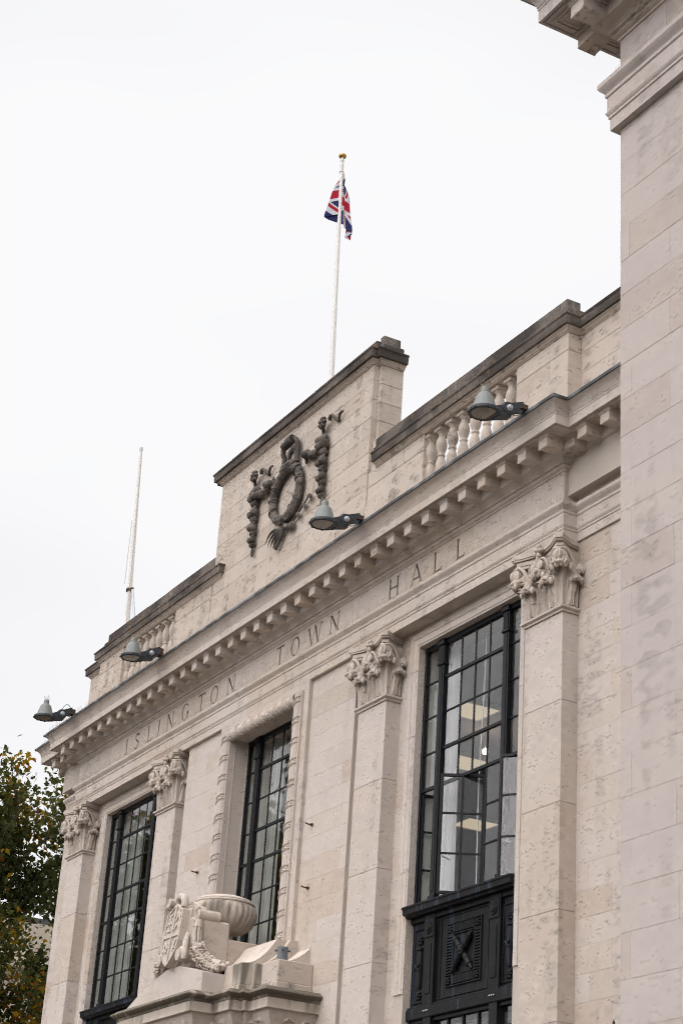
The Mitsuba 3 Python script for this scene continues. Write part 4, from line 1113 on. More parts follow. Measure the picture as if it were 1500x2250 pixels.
# sills and black iron spandrels
for X in (W_AB, W_CD):
    s = numbered(B + '__spandrel'); labels[s] = {'label': 'black iron panel below the %s window, with crossed rods in a ribbed frame' % ('leftmost' if X < -28 else 'right')}
    x0, x1 = X - 1.25, X + 1.25
    obj('sill', sweep([(x0, 12.40), (x1, 12.40)], [(-0.1, 6.965), (0.18, 6.965), (0.19, 6.985), (0.235, 7.0), (0.24, 7.065), (0.255, 7.075), (0.255, 7.098), (0.05, 7.12), (-0.1, 7.12)]), 'mat_iron', s)
    obj('panel', [box(x0, x1, 12.345, 12.40, 5.70, 6.97), cbox(x0, x1, 12.28, 12.36, 5.66, 5.80, 0.01), cbox(x0, x1, 12.30, 12.36, 5.80, 5.83, 0.006), cbox(x0, x1, 12.30, 12.36, 6.90, 6.965, 0.006)], 'mat_iron', s)
    for m in (X - 0.75, X + 0.75):
        obj('pier', [cbox(m - 0.115, m + 0.115, 12.285, 12.36, 5.70, 6.96, 0.006), cbox(m - 0.105, m + 0.105, 12.27, 12.30, 6.66, 6.90, 0.006), move(lathe([(0, 0.035), (0.045, 0.035), (0.055, 0.02), (0.075, 0.02), (0.085, 0.0), (0, 0)], 20), rx(math.pi / 2), (m, 12.275, 6.78)),
                     cbox(m - 0.06, m + 0.06, 12.272, 12.29, 5.95, 6.58, 0.005)], 'mat_iron', s, smooth=30)
        obj('rivet', [blob((m + k * 0.045, 12.27, 5.74), 0.012, 1) for k in (-1, 0, 1)], 'mat_galvanised', s)
    rib = []
    c0, c1, d0, d1 = X - 0.40, X + 0.40, 5.98, 6.76
    for a, b, c, d in ((-0.55, 0.55, 6.865, 6.88), (-0.55, 0.55, 5.86, 5.875)): rib.append(cbox(X + a, X + b, 12.33, 12.35, c, d, 0.004))
    rib += [cbox(X - 0.55, X - 0.535, 12.33, 12.35, 5.86, 6.88, .004), cbox(X + 0.535, X + 0.55, 12.33, 12.35, 5.86, 6.88, .004)]
    rib += [cbox(c0, c1, 12.322, 12.35, z, z + 0.018, .004) for z in (d0, d1, 6.12, 6.62)] + [cbox(x, x + 0.018, 12.322, 12.35, d0, d1, .004) for x in (c0, c1 - 0.018, X - 0.26, X + 0.245)]
    rib += [cbox(X - 0.24 + k * 0.037, X - 0.215 + k * 0.037, 12.318, 12.35, z, z + 0.11, .006) for k in range(13) for z in (6.005, 6.645)]
    rib += [cbox(x, x + 0.11, 12.318, 12.35, 6.15 + k * 0.037, 6.175 + k * 0.037, .006) for k in range(13) for x in (X - 0.385, X + 0.275)]
    obj('ribbed_border', rib, 'mat_iron', s)
    for x in (X - 0.325, X + 0.325):
        for z in (6.055, 6.695): obj('rosette', rosette((x, 12.325, z), 0.055, 6, 0.03), 'mat_iron', s, smooth=50)
    for k in (-1, 1):
        d = np.array([k * 0.22, 0, 0.23]); c = np.array([X, 12.315 - 0.01 * k, 6.37])
        obj('rod', [tube([c - d, c - 0.7 * d, c - 0.15 * d, c + 0.15 * d, c + 0.7 * d, c + d], [0.02, 0.04, 0.042, 0.042, 0.04, 0.02], 10)] + [tube([c + q * d, c + (q + 0.06) * d], 0.048, 10) for q in (-0.75, -0.4, 0.34, 0.7)], 'mat_iron', s, smooth=40)
    obj('boss', blob((X, 12.29, 6.37), (0.06, 0.045, 0.06), 2, 0.3, 2), 'mat_iron', s, smooth=60)
    for x in (X - 1.03, X + 1.03):
        obj('torch', [tube([(x, 12.335, z) for z in (6.05, 6.10, 6.3, 6.5, 6.56)], [0.03, 0.042, 0.045, 0.042, 0.03], 10), tube([(x, 12.33, 6.54), (x, 12.33, 6.57)], 0.052, 10), tube([(x - 0.05, 12.29, 6.27), (x, 12.285, 6.31), (x + 0.05, 12.29, 6.35)], 0.01, 6), tube([(x + 0.05, 12.29, 6.27), (x, 12.285, 6.31), (x - 0.05, 12.29, 6.35)], 0.01, 6)], 'mat_iron', s, smooth=40)
        for z in (6.66, 5.96): obj('rosette', rosette((x, 12.33, z), 0.06, 6, 0.035), 'mat_iron', s, smooth=50)
        obj('panel_edge', [cbox(x - 0.155, x + 0.155, 12.325, 12.35, z, z + 0.015, .004) for z in (5.87, 6.80)] + [cbox(x + q, x + q + 0.012, 12.325, 12.35, 5.87, 6.81, .004) for q in (-0.155, 0.143)], 'mat_iron', s)
    # the window of the storey below
    lw = numbered(B + '__lower_window')
    zt, zb = 5.66, 3.1
    xs = [x0, X - 0.75, X - 0.345, X, X + 0.345, X + 0.75, x1]
    obj('frame', [cbox(x0, x1, 12.33, 12.42, zt - 0.05, zt, .005)] + [cbox(x - (0.085 if k in (1, 5) else 0.0125), x + (0.085 if k in (1, 5) else 0.0125), 12.29 if k in (1, 5) else 12.35, 12.42, zb, zt, .005) for k, x in enumerate(xs)] + [box(x0, x1, 12.352, 12.39, z - 0.0125, z + 0.0125) for z in np.arange(5.38, 3.2, -0.30)], 'mat_black_steel', lw)
    for a, b in zip(xs[:-1], xs[1:]):
        for z in np.arange(5.38, 3.2, -0.30)[:4]: pane(lw, a + 0.012, b - 0.012, z - 0.29, z - 0.01, 12.375)
        pane(lw, a + 0.012, b - 0.012, 5.39, 5.61, 12.375)
        pane(lw, a + 0.012, b - 0.012, zb, 4.17, 12.375)

# ------------------------------------------------------------------ rooms behind the glass
RM = B + '__room'
obj('ceiling', [box(-33.7, -9.9, 12.76, 23.5, 10.93, 11.0), box(-33.7, -9.9, 12.76, 23.5, 5.6, 5.66)], 'mat_ceiling', RM)
obj('floor', [box(-33.7, -9.9, 12.76, 23.5, 6.5, 6.6), box(-33.7, -9.9, 12.76, 23.5, 2.0, 2.1)], 'mat_carpet', RM)
obj('inner_wall', [box(-33.7, -33.6, 12.76, 23.5, 2, 11), box(-10.0, -9.9, 12.76, 23.5, 2, 11), box(-33.7, -9.9, 23.4, 23.5, 2, 11)], 'mat_room', RM)
obj('reveal', [box(X + k * h - 0.012, X + k * h + 0.012, 12.41, 12.755, 6.6, 10.93) for X, h in ((W_AB, 1.245), (W_C, 1.125), (W_CD, 1.245)) for k in (-1, 1)], 'mat_curtain', RM)
obj('partition', [box(-28.9, -28.8, 12.9, 17.0, 6.6, 10.93)], 'mat_plaster', RM)


def curtain(x0, x1, y, z0, z1, amp=0.035, waves=9, seed=0):
    n = 8 * waves
    u = np.linspace(0, 1, n)
    ph = meshkit.noise(np.c_[u * 4, u * 0 + seed, u * 0]) * 4
    yy = y + amp * np.sin(u * waves * 2 * np.pi + ph)
    x = x0 + (x1 - x0) * u
    v = np.vstack([np.c_[x, yy, np.full(n, z)] for z in (z0, z1)] + [np.c_[x, yy + 0.004, np.full(n, z)] for z in (z0, z1)])
    return quads(v, [(i + o, i + 1 + o, n + i + 1 + o, n + i + o) for o in (0, 2 * n) for i in range(n - 1)])


cl = [('pale grey green curtain drawn behind the leftmost window', W_AB - 1.28, W_AB - 0.34, 8), ('pale grey green curtain drawn behind the central window', W_C - 1.25, W_C - 0.35, 7), ('white curtain gathered at the left edge of the right window', W_CD - 1.06, W_CD - 0.76, 4)]
for i, (lab, a, b, wv) in enumerate(cl):
    c = thing('curtain', lab, 'curtain')
    scene[c] = mikit.ply(curtain(a, b, 12.62, 6.62, 10.75, 0.045 if i < 2 else 0.05, wv, i), 'mat_curtain' if i < 2 else 'mat_curtain_white', smooth=True)
scene['mat_lit_panel'] = two(principled(col(0.8, 0.78, 0.7), 0.6))
for i, (x, y, lab) in enumerate(((-28.21, 18.0, 'lit ceiling panel seen low through the open casement of the right window'), (-25.16, 15.76, 'lit ceiling panel seen below the bright bulb in the right window'), (-22.87, 14.45, 'lit ceiling panel seen high in the right window'), (-20.2, 14.2, 'lit ceiling panel seen past the right casement of the right window'))):
    c = thing('ceiling_light', lab, 'ceiling light', 'flat ceiling lights inside the right window')
    obj('tray', [box(x - 0.36, x + 0.36, y - 0.36, y - 0.33, 10.86, 10.93), box(x - 0.36, x + 0.36, y + 0.33, y + 0.36, 10.86, 10.93), box(x - 0.36, x - 0.33, y - 0.33, y + 0.33, 10.86, 10.93), box(x + 0.33, x + 0.36, y - 0.33, y + 0.33, 10.86, 10.93)], 'mat_cord', c)
    v = [(x - 0.33, y - 0.33, 10.88), (x - 0.33, y + 0.33, 10.88), (x + 0.33, y + 0.33, 10.88), (x + 0.33, y - 0.33, 10.88)]
    k = obj('diffuser', quads(v, [(0, 1, 2, 3)]), 'mat_lit_panel', c)
    scene[k]['emitter'] = {'type': 'area', 'radiance': col(0.045, 0.037, 0.025)}
c = thing('pendant_lamp', 'bright round bulb hanging in the right window', 'lamp')
obj('cord', tube([(-23.6, 15.2, 10.93), (-23.6, 15.2, 10.62)], 0.008, 6), 'mat_cord', c)
k = obj('bulb', blob((-23.6, 15.2, 10.56), 0.05, 2), 'mat_cord', c)
scene[k]['emitter'] = {'type': 'area', 'radiance': col(1.6, 1.1, 0.7)}
for i, (x, lab) in enumerate(((W_CD - 0.10, 'white blind cord hanging in the right window'), (W_C + 0.30, 'white blind cord hanging in the central window'), (W_AB + 0.42, 'white blind cord hanging in the leftmost window'))):
    c = thing('blind_cord', lab, 'cord')
    zz = np.linspace(10.7, 7.0, 14)
    scene[c] = mikit.ply(tube(np.c_[x + 0.02 * np.sin(zz * 2) - 0.02 * (10.7 - zz), 12.58 + 0 * zz, zz], 0.008, 5), 'mat_cord', smooth=True)

# ------------------------------------------------------------------ the projecting wing at the right
WG = B + '__wing'
WX0, WY = -10.083, 7.62
obj('wall', [box(WX0 + 0.012, -1.5, WY + 0.003, 14.0, 0, 12.6), box(WX0 + 0.02, -1.5, WY + 0.3, 14, 12.6, 13.2)], 'mat_mortar', WG)
zs = [10.667 - 0.3143 * k for k in range(-2, 27)]
rects = []
for k, (z1, z0) in enumerate(zip(zs[:-1], zs[1:])):
    z1 = min(z1, 11.02)
    if z0 > 11: continue
    cuts = [WX0] + [WX0 + (0.125 if k % 2 == 0 else 0.615) + 1.0 * q + pick.uniform(-0.015, 0.015) for q in range(4)]
    rects += [(p, q, z0, z1) for p, q in zip(cuts[:-1], cuts[1:])]
stones(WG, rects, WY, WINGS, bev=0.0015, gap=0.002)
obj('plain_wall', [box(-6.4, -1.5, WY - 0.0005, WY + 0.05, 2.3, 11.02), box(WX0 - 0.02, -1.5, WY - 0.03, WY + 0.05, 0, 2.3)], 'mat_wing_0', WG)
WP = [[(WX0, 12.2), (WX0, WY), (-1.5, WY)]]
SHIFT = lambda pr: [(p + 0.06 if p >= 0 else p, z) for p, z in pr]
run('architrave_stone', SHIFT(ARCH), WP, 0.97, WINGS, WG)
for c in chunks(WP[0], 1.3): obj('frieze_stone', sweep(c, flat), pick.choice(WINGS), WG)
run('bed_stone', BED, WP, 1.5, ['mat_wing_1', 'mat_stone_1'], WG)
run('cornice_stone', COR, WP, 1.5, WINGS, WG)
run('lead_flashing', LEAD, WP, 2.0, ['mat_lead'], WG)
for k in range(9): place_modillion(WG, -10.125 + 0.4621 * k, WY, 0)
for k in range(9): place_modillion(WG, WX0, WY - 0.05 + 0.4621 * k, -90)
coffers(WG, -10.0, -6.0, WY, 0.4621, -10.125)
for k in range(6):      # soffit frames of the wing's side
    ms = []
    a, b = WY - 0.05 + 0.4621 * k + 0.13, WY - 0.05 + 0.4621 * (k + 1) - 0.13
    for i, zz in ((0, 12.236), (0.03, 12.243)):
        x0, x1 = WX0 - 0.40 + i, WX0 - 0.20 - i
        ms += [box(x0, x0 + .015, a + i, b - i, zz, 12.2505), box(x1 - .015, x1, a + i, b - i, zz, 12.2505), box(x0, x1, a + i, a + i + .015, zz, 12.2505), box(x0, x1, b - i - .015, b - i, zz, 12.2505)]
    obj('soffit_panel', ms, 'mat_stone_1', WG)
ms = []
a = WY - 0.4                # and the square one at the corner
for i, zz in ((0, 12.236), (0.035, 12.243)):
    x0, x1, y0, y1 = WX0 - 0.41 + i, WX0 - 0.10 - i, WY - 0.41 + i, WY - 0.14 - i
    ms += [box(x0, x0 + .02, y0, y1, zz, 12.2505), box(x1 - .02, x1, y0, y1, zz, 12.2505), box(x0, x1, y0, y0 + .02, zz, 12.2505), box(x0, x1, y1 - .02, y1, zz, 12.2505)]
obj('soffit_panel', ms, 'mat_stone_1', WG)
obj('parapet', box(WX0 + 0.1, -1.5, WY + 0.15, WY + 0.6, 12.6, 14.1), 'mat_weathered_1', WG)

# ------------------------------------------------------------------ bird spikes along the ledges
def spikes(path, p, z, h, step, lean, seed):
    g = random.Random(seed)
    path = np.asarray(path, float); V, Q = [], []
    for a, b in zip(path[:-1], path[1:]):
        L = np.linalg.norm(b - a); d = (b - a) / L; n = np.array([d[1], -d[0]])
        for k in range(int(L / step)):
            c = a + d * (k + 0.5) * step + n * p
            hh, o, q = h * g.uniform(0.75, 1.1), lean * g.uniform(-0.6, 1.1), g.uniform(-0.022, 0.022)
            tip = np.array([c[0] + n[0] * o + d[0] * q, c[1] + n[1] * o + d[1] * q, z + hh])
            base = np.array([c[0], c[1], z]); i = len(V)
            r = 0.0016
            for P in (base, tip): V += [P + [r, 0, 0], P + [-r * .5, r * .87, 0], P + [-r * .5, -r * .87, 0]]
            Q += [(i, i + 1, i + 4, i + 3), (i + 1, i + 2, i + 5, i + 4), (i + 2, i, i + 3, i + 5)]
    return quads(V, Q)


front = [(-33.11, YP), (-17.02, YP)]
for key, path, p, z, h, lean, lab in (('bird_spikes', [(-33.7, YP), (-17.0, YP)], 0.50, 12.575, 0.17, 0.06, 'long rows of thin bird spikes standing behind the lead edge of the main cornice'),
                                      ('bird_spikes', front, 0.045, 11.50, 0.13, 0.035, 'row of thin bird spikes on the ledge under the cut inscription'),
                                      ('bird_spikes', [(-17.02, YW - .03), (-9.9, YW - .03)], 0.045, 11.50, 0.13, 0.035, 'short row of bird spikes on the setback ledge beside the projecting wing'),
                                      ('bird_spikes', [(-34.7, YW - 0.03), (-33.7, YW - 0.03)], 0.48, 12.575, 0.17, 0.05, 'short row of bird spikes at the far left end of the cornice'),
                                      ('bird_spikes', [(WX0, WY), (-6.5, WY)], 0.045, 11.50, 0.13, 0.035, 'row of bird spikes on the ledge of the projecting wing')):
    k = thing(key, lab, 'bird spikes', kind='stuff')
    m = spikes(path, p, z, h, 0.022, lean, 3)
    if p == 0.50: m = cat([m, spikes([(-33.3, YP), (-17.2, YP)], 0.36, 12.59, 0.17, 0.03, 0.05, 4), spikes([(-33.3, YP), (-17.2, YP)], 0.18, 12.61, 0.17, 0.03, 0.05, 5)])
    scene[k] = mikit.ply(m, 'mat_wire')
for i, c in enumerate(PIL):
    k = thing('bird_spikes', ['tuft of bird spikes on top of the leftmost capital', 'tuft of bird spikes on top of the second capital from the left', 'tuft of bird spikes on top of the third capital from the left', 'tuft of bird spikes on top of the rightmost capital'][i], 'bird spikes', kind='stuff')
    scene[k] = mikit.ply(cat([spikes([(c - 0.5, YP), (c + 0.5, YP)], q, 11.03, 0.12, 0.022, 0.04, i) for q in (0.07, 0.12)]), 'mat_wire')

# ------------------------------------------------------------------ floodlights on the cornice
SHADE = [(0.0, 0.345), (0.042, 0.345), (0.050, 0.335), (0.056, 0.255), (0.078, 0.25), (0.10, 0.225), (0.128, 0.14), (0.152, 0.05), (0.160, 0.02)]
for i, (x, y, z, lab) in enumerate(((-32.209, 10.834, 12.425, 'grey bell floodlight at the far left end of the cornice, against the sky'), (-28.13, 10.87, 12.455, 'grey bell floodlight in front of the left balustrade'),
                                    (-21.155, 10.80, 12.40, 'grey bell floodlight below the right drop of the carved relief'), (-17.043, 10.80, 12.40, 'grey bell floodlight in front of the right balustrade'))):
    f = thing('floodlight', lab, 'floodlight', 'grey floodlights on brackets along the cornice')
    c = np.array([x, y, z])
    obj('shade', lathe(SHADE, 32, c), 'mat_lamp_grey', f, smooth=40)
    th8 = np.arange(8) * np.pi / 4 + 0.39
    ring = lathe([(0.150, 0.03), (0.20, 0.022), (0.206, 0.0), (0.20, -0.022), (0.175, -0.03), (0.165, -0.022), (0.15, -0.012)], 16, c)
    obj('rim', [ring] + [blob(c + [0.197 * math.cos(a), 0.197 * math.sin(a), -0.012], (0.02, 0.02, 0.02), 1) for a in th8], 'mat_lamp_dark', f, smooth=40)
    obj('lens', [lathe([(0.168, -0.018), (0.10, -0.024), (0.0, -0.026)], 28, c), tube([c + [-0.13, 0.02, -0.026], c + [0.12, -0.03, -0.026]], 0.003, 4)], 'mat_lamp_glass', f, smooth=40)
    yk = y + 0.32
    foot = 11.40
    obj('neck', [trimesh.convex.convex_hull(np.array([c + [sx * 0.07, 0.12, q] for sx in (-1, 1) for q in (-0.02, 0.10)] + [(x + sx * 0.055, yk, z + q) for sx in (-1, 1) for q in (0.06, 0.19)])),
                 trimesh.convex.convex_hull(np.array([c + [sx * 0.12, 0.10, q] for sx in (-1, 1) for q in (-0.03, 0.0)] + [(x + sx * 0.05, yk + 0.05, z + q) for sx in (-1, 1) for q in (0.02, 0.08)])),
                 move(lathe([(0, -0.075), (0.085, -0.075), (0.095, -0.05), (0.095, 0.05), (0.085, 0.075), (0, 0.075)], 20), ry(math.pi / 2), (x, yk, z + 0.125))], 'mat_lamp_dark', f, smooth=30)
    obj('knuckle', [move(lathe([(0, 0.125), (0.022, 0.125), (0.03, 0.115), (0.03, 0.10), (0.042, 0.095), (0.042, 0.07), (0, 0.07)], 16), ry(math.pi / 2), (x, yk, z + 0.125))], 'mat_galvanised', f, smooth=30)
    arm = trimesh.convex.convex_hull(np.array([(x + sx * 0.045, yk - 0.02, z + q) for sx in (-1, 1) for q in (0.06, 0.20)] + [(x + sx * 0.045, foot - 0.05, z + q) for sx in (-1, 1) for q in (0.165, 0.30)]))
    obj('arm', [arm, cbox(x + 0.046, x + 0.055, yk + 0.02, foot - 0.08, z + 0.10, z + 0.17, .003)] + [blob((x + 0.058, yk + 0.04 + 0.07 * q, z + 0.13 + 0.03 * q), 0.012, 1) for q in range(3)], 'mat_lamp_dark', f, smooth=25)
    obj('bracket', [cbox(x - 0.05, x + 0.05, foot - 0.06, foot + 0.02, 12.58, z + 0.27, .006), cbox(x - 0.075, x + 0.075, foot - 0.10, foot + 0.22, 12.585, 12.605, .004), tube([(x + 0.03, foot, 12.6), (x + 0.03, foot + 0.25, 12.66)], 0.012, 6)], 'mat_rust', f)
    t = np.linspace(0, 1, 12)
    loop = 0.16 if i == 0 else 0.03
    cab = np.c_[x + 0.05 + 0.02 * np.sin(t * 3), yk - 0.05 + (foot - yk) * t, z + 0.14 + 0.05 * t + (loop if i == 0 else -0.12) * np.sin(np.pi * t)]
    obj('cable', tube(cab, 0.006, 5), 'mat_lamp_dark', f, smooth=40)
    sp = []
    for q in range(14):
        a = RNG.uniform(0, 6.28)
        sp.append(tube([c + [0.025 * math.cos(a), 0.025 * math.sin(a), 0.34], c + [0.06 * math.cos(a), 0.06 * math.sin(a), 0.34 + RNG.uniform(0.05, 0.10)]], 0.0018, 3))
    obj('spikes', sp, 'mat_wire', f)

# ------------------------------------------------------------------ flagpoles and flag
p = thing('flagpole', 'tall white flagpole with gilt finial behind the attic, flying a flag', 'flagpole')
zz = np.linspace(12.9, 21.70, 12)
FX, FY = -25.14, 12.78
obj('pole', tube(np.c_[np.full(12, FX), FY - 0.025 * (zz - 17), zz], np.interp(zz, [12.9, 21.7], [0.062, 0.030]), 14), 'mat_white_paint', p, smooth=40)
ty = FY - 0.025 * (21.7 - 17)
obj('truck', [lathe([(0, 0), (0.028, 0), (0.030, 0.02), (0.038, 0.03), (0.038, 0.05), (0.030, 0.06), (0.030, 0.10), (0, 0.1)], 14, (FX, ty, 21.69)), lathe([(0, -0.14), (0.040, -0.14), (0.042, -0.12), (0.036, -0.11), (0.036, -0.02), (0.04, 0), (0, 0)], 14, (FX, ty, 21.62))], 'mat_white_paint', p, smooth=30)
obj('finial', lathe([(0, 0), (0.03, 0), (0.062, 0.02), (0.072, 0.045), (0.066, 0.072), (0.04, 0.09), (0.0, 0.098)], 20, (FX, ty, 21.79)), 'mat_gold', p, smooth=50)


def union_flag(p, n, uv):
    """The crosses of a union flag in flag coordinates, 2 wide and 1 high."""
    x, y = (uv.x - 0.5) * 2.0, (uv.y - 0.5) * 1.0
    ax, ay = dr.abs(x), dr.abs(y)
    blue, white, red = mi.Color3f(0.018, 0.022, 0.085), mi.Color3f(0.50, 0.50, 0.54), mi.Color3f(0.32, 0.012, 0.03)
    s = dr.select(x * y >= 0, 1.0, -1.0)
    dd = (ay - 0.5 * ax) * 0.894
    c = dr.select(dr.abs(dd) < 0.10, white, blue)
    side = dr.select(s > 0, dd, -dd) * dr.select(x > 0, 1.0, -1.0)
    c = dr.select((side > 0.0) & (side < 0.067), red, c)
    c = dr.select((ax < 0.167) | (ay < 0.167), white, c)
    return dr.select((ax < 0.10) | (ay < 0.10), red, c)


scene['mat_flag'] = two(principled(mikit.proc(union_flag), 0.85, spec=0.15, sheen=0.3))
fl = thing('flag', 'limp red, white and blue union flag hanging in folds from the pole', 'flag')
nu, nv = 70, 40
V, UV = [], []
zt = 21.50
knots = np.array([0, 0.26, 0.32, 0.42, 0.50, 0.60, 0.76, 0.84, 0.92, 1.0])
lat = np.array([0, -0.235, -0.20, 0.02, -0.02, 0.03, 0.145, 0.10, -0.06, 0.05])
dep = np.array([0, -0.06, -0.02, 0.05, 0.09, 0.07, 0.08, 0.14, 0.18, 0.20])
vx = np.array([RIGHT[0], RIGHT[1], 0]); vx /= np.linalg.norm(vx)
vy = np.array([-vx[1], vx[0], 0])
for j in range(nv):
    h = j / (nv - 1)
    for i in range(nu):
        u = i / (nu - 1)
        grow = 0.12 + 0.88 * min(1, h * 1.05) ** 0.85
        a = np.interp(u, knots, lat) * grow + 0.012 * math.sin(9 * h + 7 * u)
        b = np.interp(u, knots, dep) * (0.4 + 0.6 * grow) + 0.02 * math.sin(6 * u + 5 * h)
        z = zt - 0.93 * h - np.interp(u, [0, 0.26, 0.5, 0.75, 1.0], [0, 0.10, 0.26, 0.34, 0.50]) * (0.8 + 0.2 * h)
        P = np.array([FX + 0.02, FY - 0.04 - 0.025 * (20.8 - 17), z]) + vx * a - vy * 0.0 + np.array([0, b - 0.04 + 0.10, 0])
        V.append(P); UV.append((u, 1 - h))
q = [(j * nu + i, j * nu + i + 1, (j + 1) * nu + i + 1, (j + 1) * nu + i) for j in range(nv - 1) for i in range(nu - 1)]
fm = quads(V, q)
scene[fl] = mikit.ply(fm, 'mat_flag', smooth=True, uv=np.array(UV))

p = thing('flagpole', 'bare white flagpole with a side brace behind the left balustrade', 'flagpole')
zz = np.linspace(12.9, 19.20, 12); GX, GYY = -33.55, 12.78
obj('pole', tube(np.c_[np.full(12, GX), GYY - 0.04 * (zz - 15), zz], np.interp(zz, [12.9, 19.2], [0.068, 0.032]), 14), 'mat_white_paint', p, smooth=40)
obj('cap', lathe([(0, 0), (0.036, 0), (0.036, 0.06), (0.03, 0.10), (0, 0.11)], 12, (GX, GYY - 0.166, 19.16)), 'mat_galvanised', p)
obj('clamp', [lathe([(0.062, -0.03), (0.075, -0.03), (0.075, 0.03), (0.062, 0.03)], 14, (GX, GYY - 0.04, 15.97)), cbox(GX - 0.13, GX - 0.06, GYY - 0.05, GYY, 15.94, 16.02, .006), cbox(GX + 0.06, GX + 0.13, GYY - 0.05, GYY, 15.94, 16.0, .006)], 'mat_rust', p)
obj('brace', tube([(GX + 0.10, GYY - 0.02, 15.96), (-32.35, 12.50, 14.66)], 0.026, 8), 'mat_galvanised', p, smooth=40)
t = np.linspace(0, 1, 16)
obj('halyard', [tube(np.c_[GX + 0.06 + 0.04 * np.sin(t * 3.14), GYY - 0.02 - 0.14 * t, 13 + 6.1 * t], 0.005, 4), tube(np.c_[GX - 0.05 + 0.11 * t, GYY - 0.15 - 0.05 * t, 16.1 + 1.4 * t], 0.005, 4)], 'mat_wire', p)

# ------------------------------------------------------------------ small fittings
for x, z, lab in ((-27.171, 8.733, 'small iron hook on the panel left of the central window'), (-23.268, 8.715, 'upper small iron hook right of the central window'), (-23.255, 7.788, 'lower small iron hook right of the central window')):
    k = thing('hook', lab, 'hook')
    scene[k] = mikit.ply(cat([tube([(x, 12.07, z), (x, 11.99, z), (x - 0.02, 11.95, z + 0.015)], 0.010, 6), tube([(x, 12.06, z), (x, 12.04, z)], 0.022, 8), tube([(x - 0.05, 12.04, z + 0.01), (x + 0.05, 12.035, z)], 0.012, 6)]), 'mat_rust', smooth=40)
k = thing('pipe_socket', 'short blue grey pipe socket on the right block of the balcony hood', 'pipe')
PC = np.array([-23.11, 11.66, 6.66])
obj('tube', lathe([(0.0, 0), (0.075, 0), (0.075, 0.20), (0.068, 0.20), (0.068, 0.05), (0, 0.05)], 24, PC), 'mat_blue_grey', k, smooth=30)
for s in (-1, 1):
    for c, e in ((0.5, 0.87), (0.87, -0.5)): obj('bolt', tube([PC + [s * 0.07 * c, s * 0.07 * e, 0.15], PC + [s * 0.11 * c, s * 0.11 * e, 0.15]], 0.014, 6), 'mat_lamp_dark', k)
k = thing('lamp_post', 'black spear finial of a lamp post rising at the bottom edge before the wing', 'lamp post')
FC = np.array([-6.663, 5.0, 0])
obj('finial', lathe([(0.0, 3.062), (0.004, 3.05), (0.022, 2.98), (0.026, 2.95), (0.012, 2.92), (0.03, 2.90), (0.03, 2.88), (0.0, 2.88)], 12, FC), 'mat_black_steel', k, smooth=40)
obj('lantern', [lathe([(0.02, 2.89), (0.16, 2.78), (0.18, 2.74), (0.0, 2.74)], 8, FC), lathe([(0.15, 2.74), (0.10, 2.40), (0, 2.40)], 8, FC)], 'mat_black_steel', k)
obj('post', lathe([(0.05, 2.40), (0.035, 1.6), (0.05, 0.9), (0.09, 0.8), (0.11, 0.0)], 14, FC), 'mat_black_steel', k, smooth=40)

# ------------------------------------------------------------------ trees
def leaf_shape():
    """A five-lobed maple leaf, about 1 long, folded a little along its rib."""
    pts = [(0, 0), (0.30, 0.02), (0.22, 0.18), (0.52, 0.42), (0.26, 0.46), (0.22, 0.60), (0.0, 1.0), (-0.22, 0.60), (-0.26, 0.46), (-0.52, 0.42), (-0.22, 0.18), (-0.30, 0.02)]
    v = np.array([(x, y, 0.18 * abs(x)) for x, y in pts] + [(0, 0.35, 0)])
    return v, np.array([(12, k, (k + 1) % 12) for k in range(12)])


LV, LF = leaf_shape()


def leaves(centres, size, g, droop=0.5):
    n = len(centres)
    a, b, c = g.uniform(0, 6.28, n), g.normal(-droop, 0.6, n), g.normal(0, 0.6, n)
    s = size * g.uniform(0.6, 1.25, n)
    ca, sa_, cb, sb, cc, sc_ = np.cos(a), np.sin(a), np.cos(b), np.sin(b), np.cos(c), np.sin(c)
    Rz = np.zeros((n, 3, 3)); Rz[:, 0, 0] = ca; Rz[:, 0, 1] = -sa_; Rz[:, 1, 0] = sa_; Rz[:, 1, 1] = ca; Rz[:, 2, 2] = 1
    Rx = np.zeros((n, 3, 3)); Rx[:, 0, 0] = 1; Rx[:, 1, 1] = cb; Rx[:, 1, 2] = -sb; Rx[:, 2, 1] = sb; Rx[:, 2, 2] = cb
    Ry = np.zeros((n, 3, 3)); Ry[:, 0, 0] = cc; Ry[:, 0, 2] = sc_; Ry[:, 1, 1] = 1; Ry[:, 2, 0] = -sc_; Ry[:, 2, 2] = cc
    M = Rz @ Rx @ Ry * s[:, None, None]
    v = (np.einsum('nij,kj->nki', M, LV) + centres[:, None]).reshape(-1, 3)
    f = (LF[None] + (np.arange(n) * len(LV))[:, None, None]).reshape(-1, 3)
    return mesh(v, f)


def thin(key, c, t):
    scene[key] = {'type': 'principledthin', 'base_color': col(*c), 'roughness': 0.55, 'diff_trans': t, 'spec_trans': 0.0, 'eta': 1.4}


thin('mat_leaf_green', (0.085, 0.092, 0.026), 0.75)
thin('mat_leaf_dark', (0.052, 0.062, 0.022), 0.6)
thin('mat_leaf_yellow', (0.28, 0.17, 0.015), 0.8)
thin('mat_leaf_rust', (0.17, 0.065, 0.015), 0.6)
scene['mat_bark'] = two(principled(mikit.proc(lambda p, n, uv: mix(mi.Color3f(0.05, 0.037, 0.027), mi.Color3f(0.14, 0.115, 0.085), fbm(p.x * 9, p.y * 9, p.z * 3, 3))), 0.9))


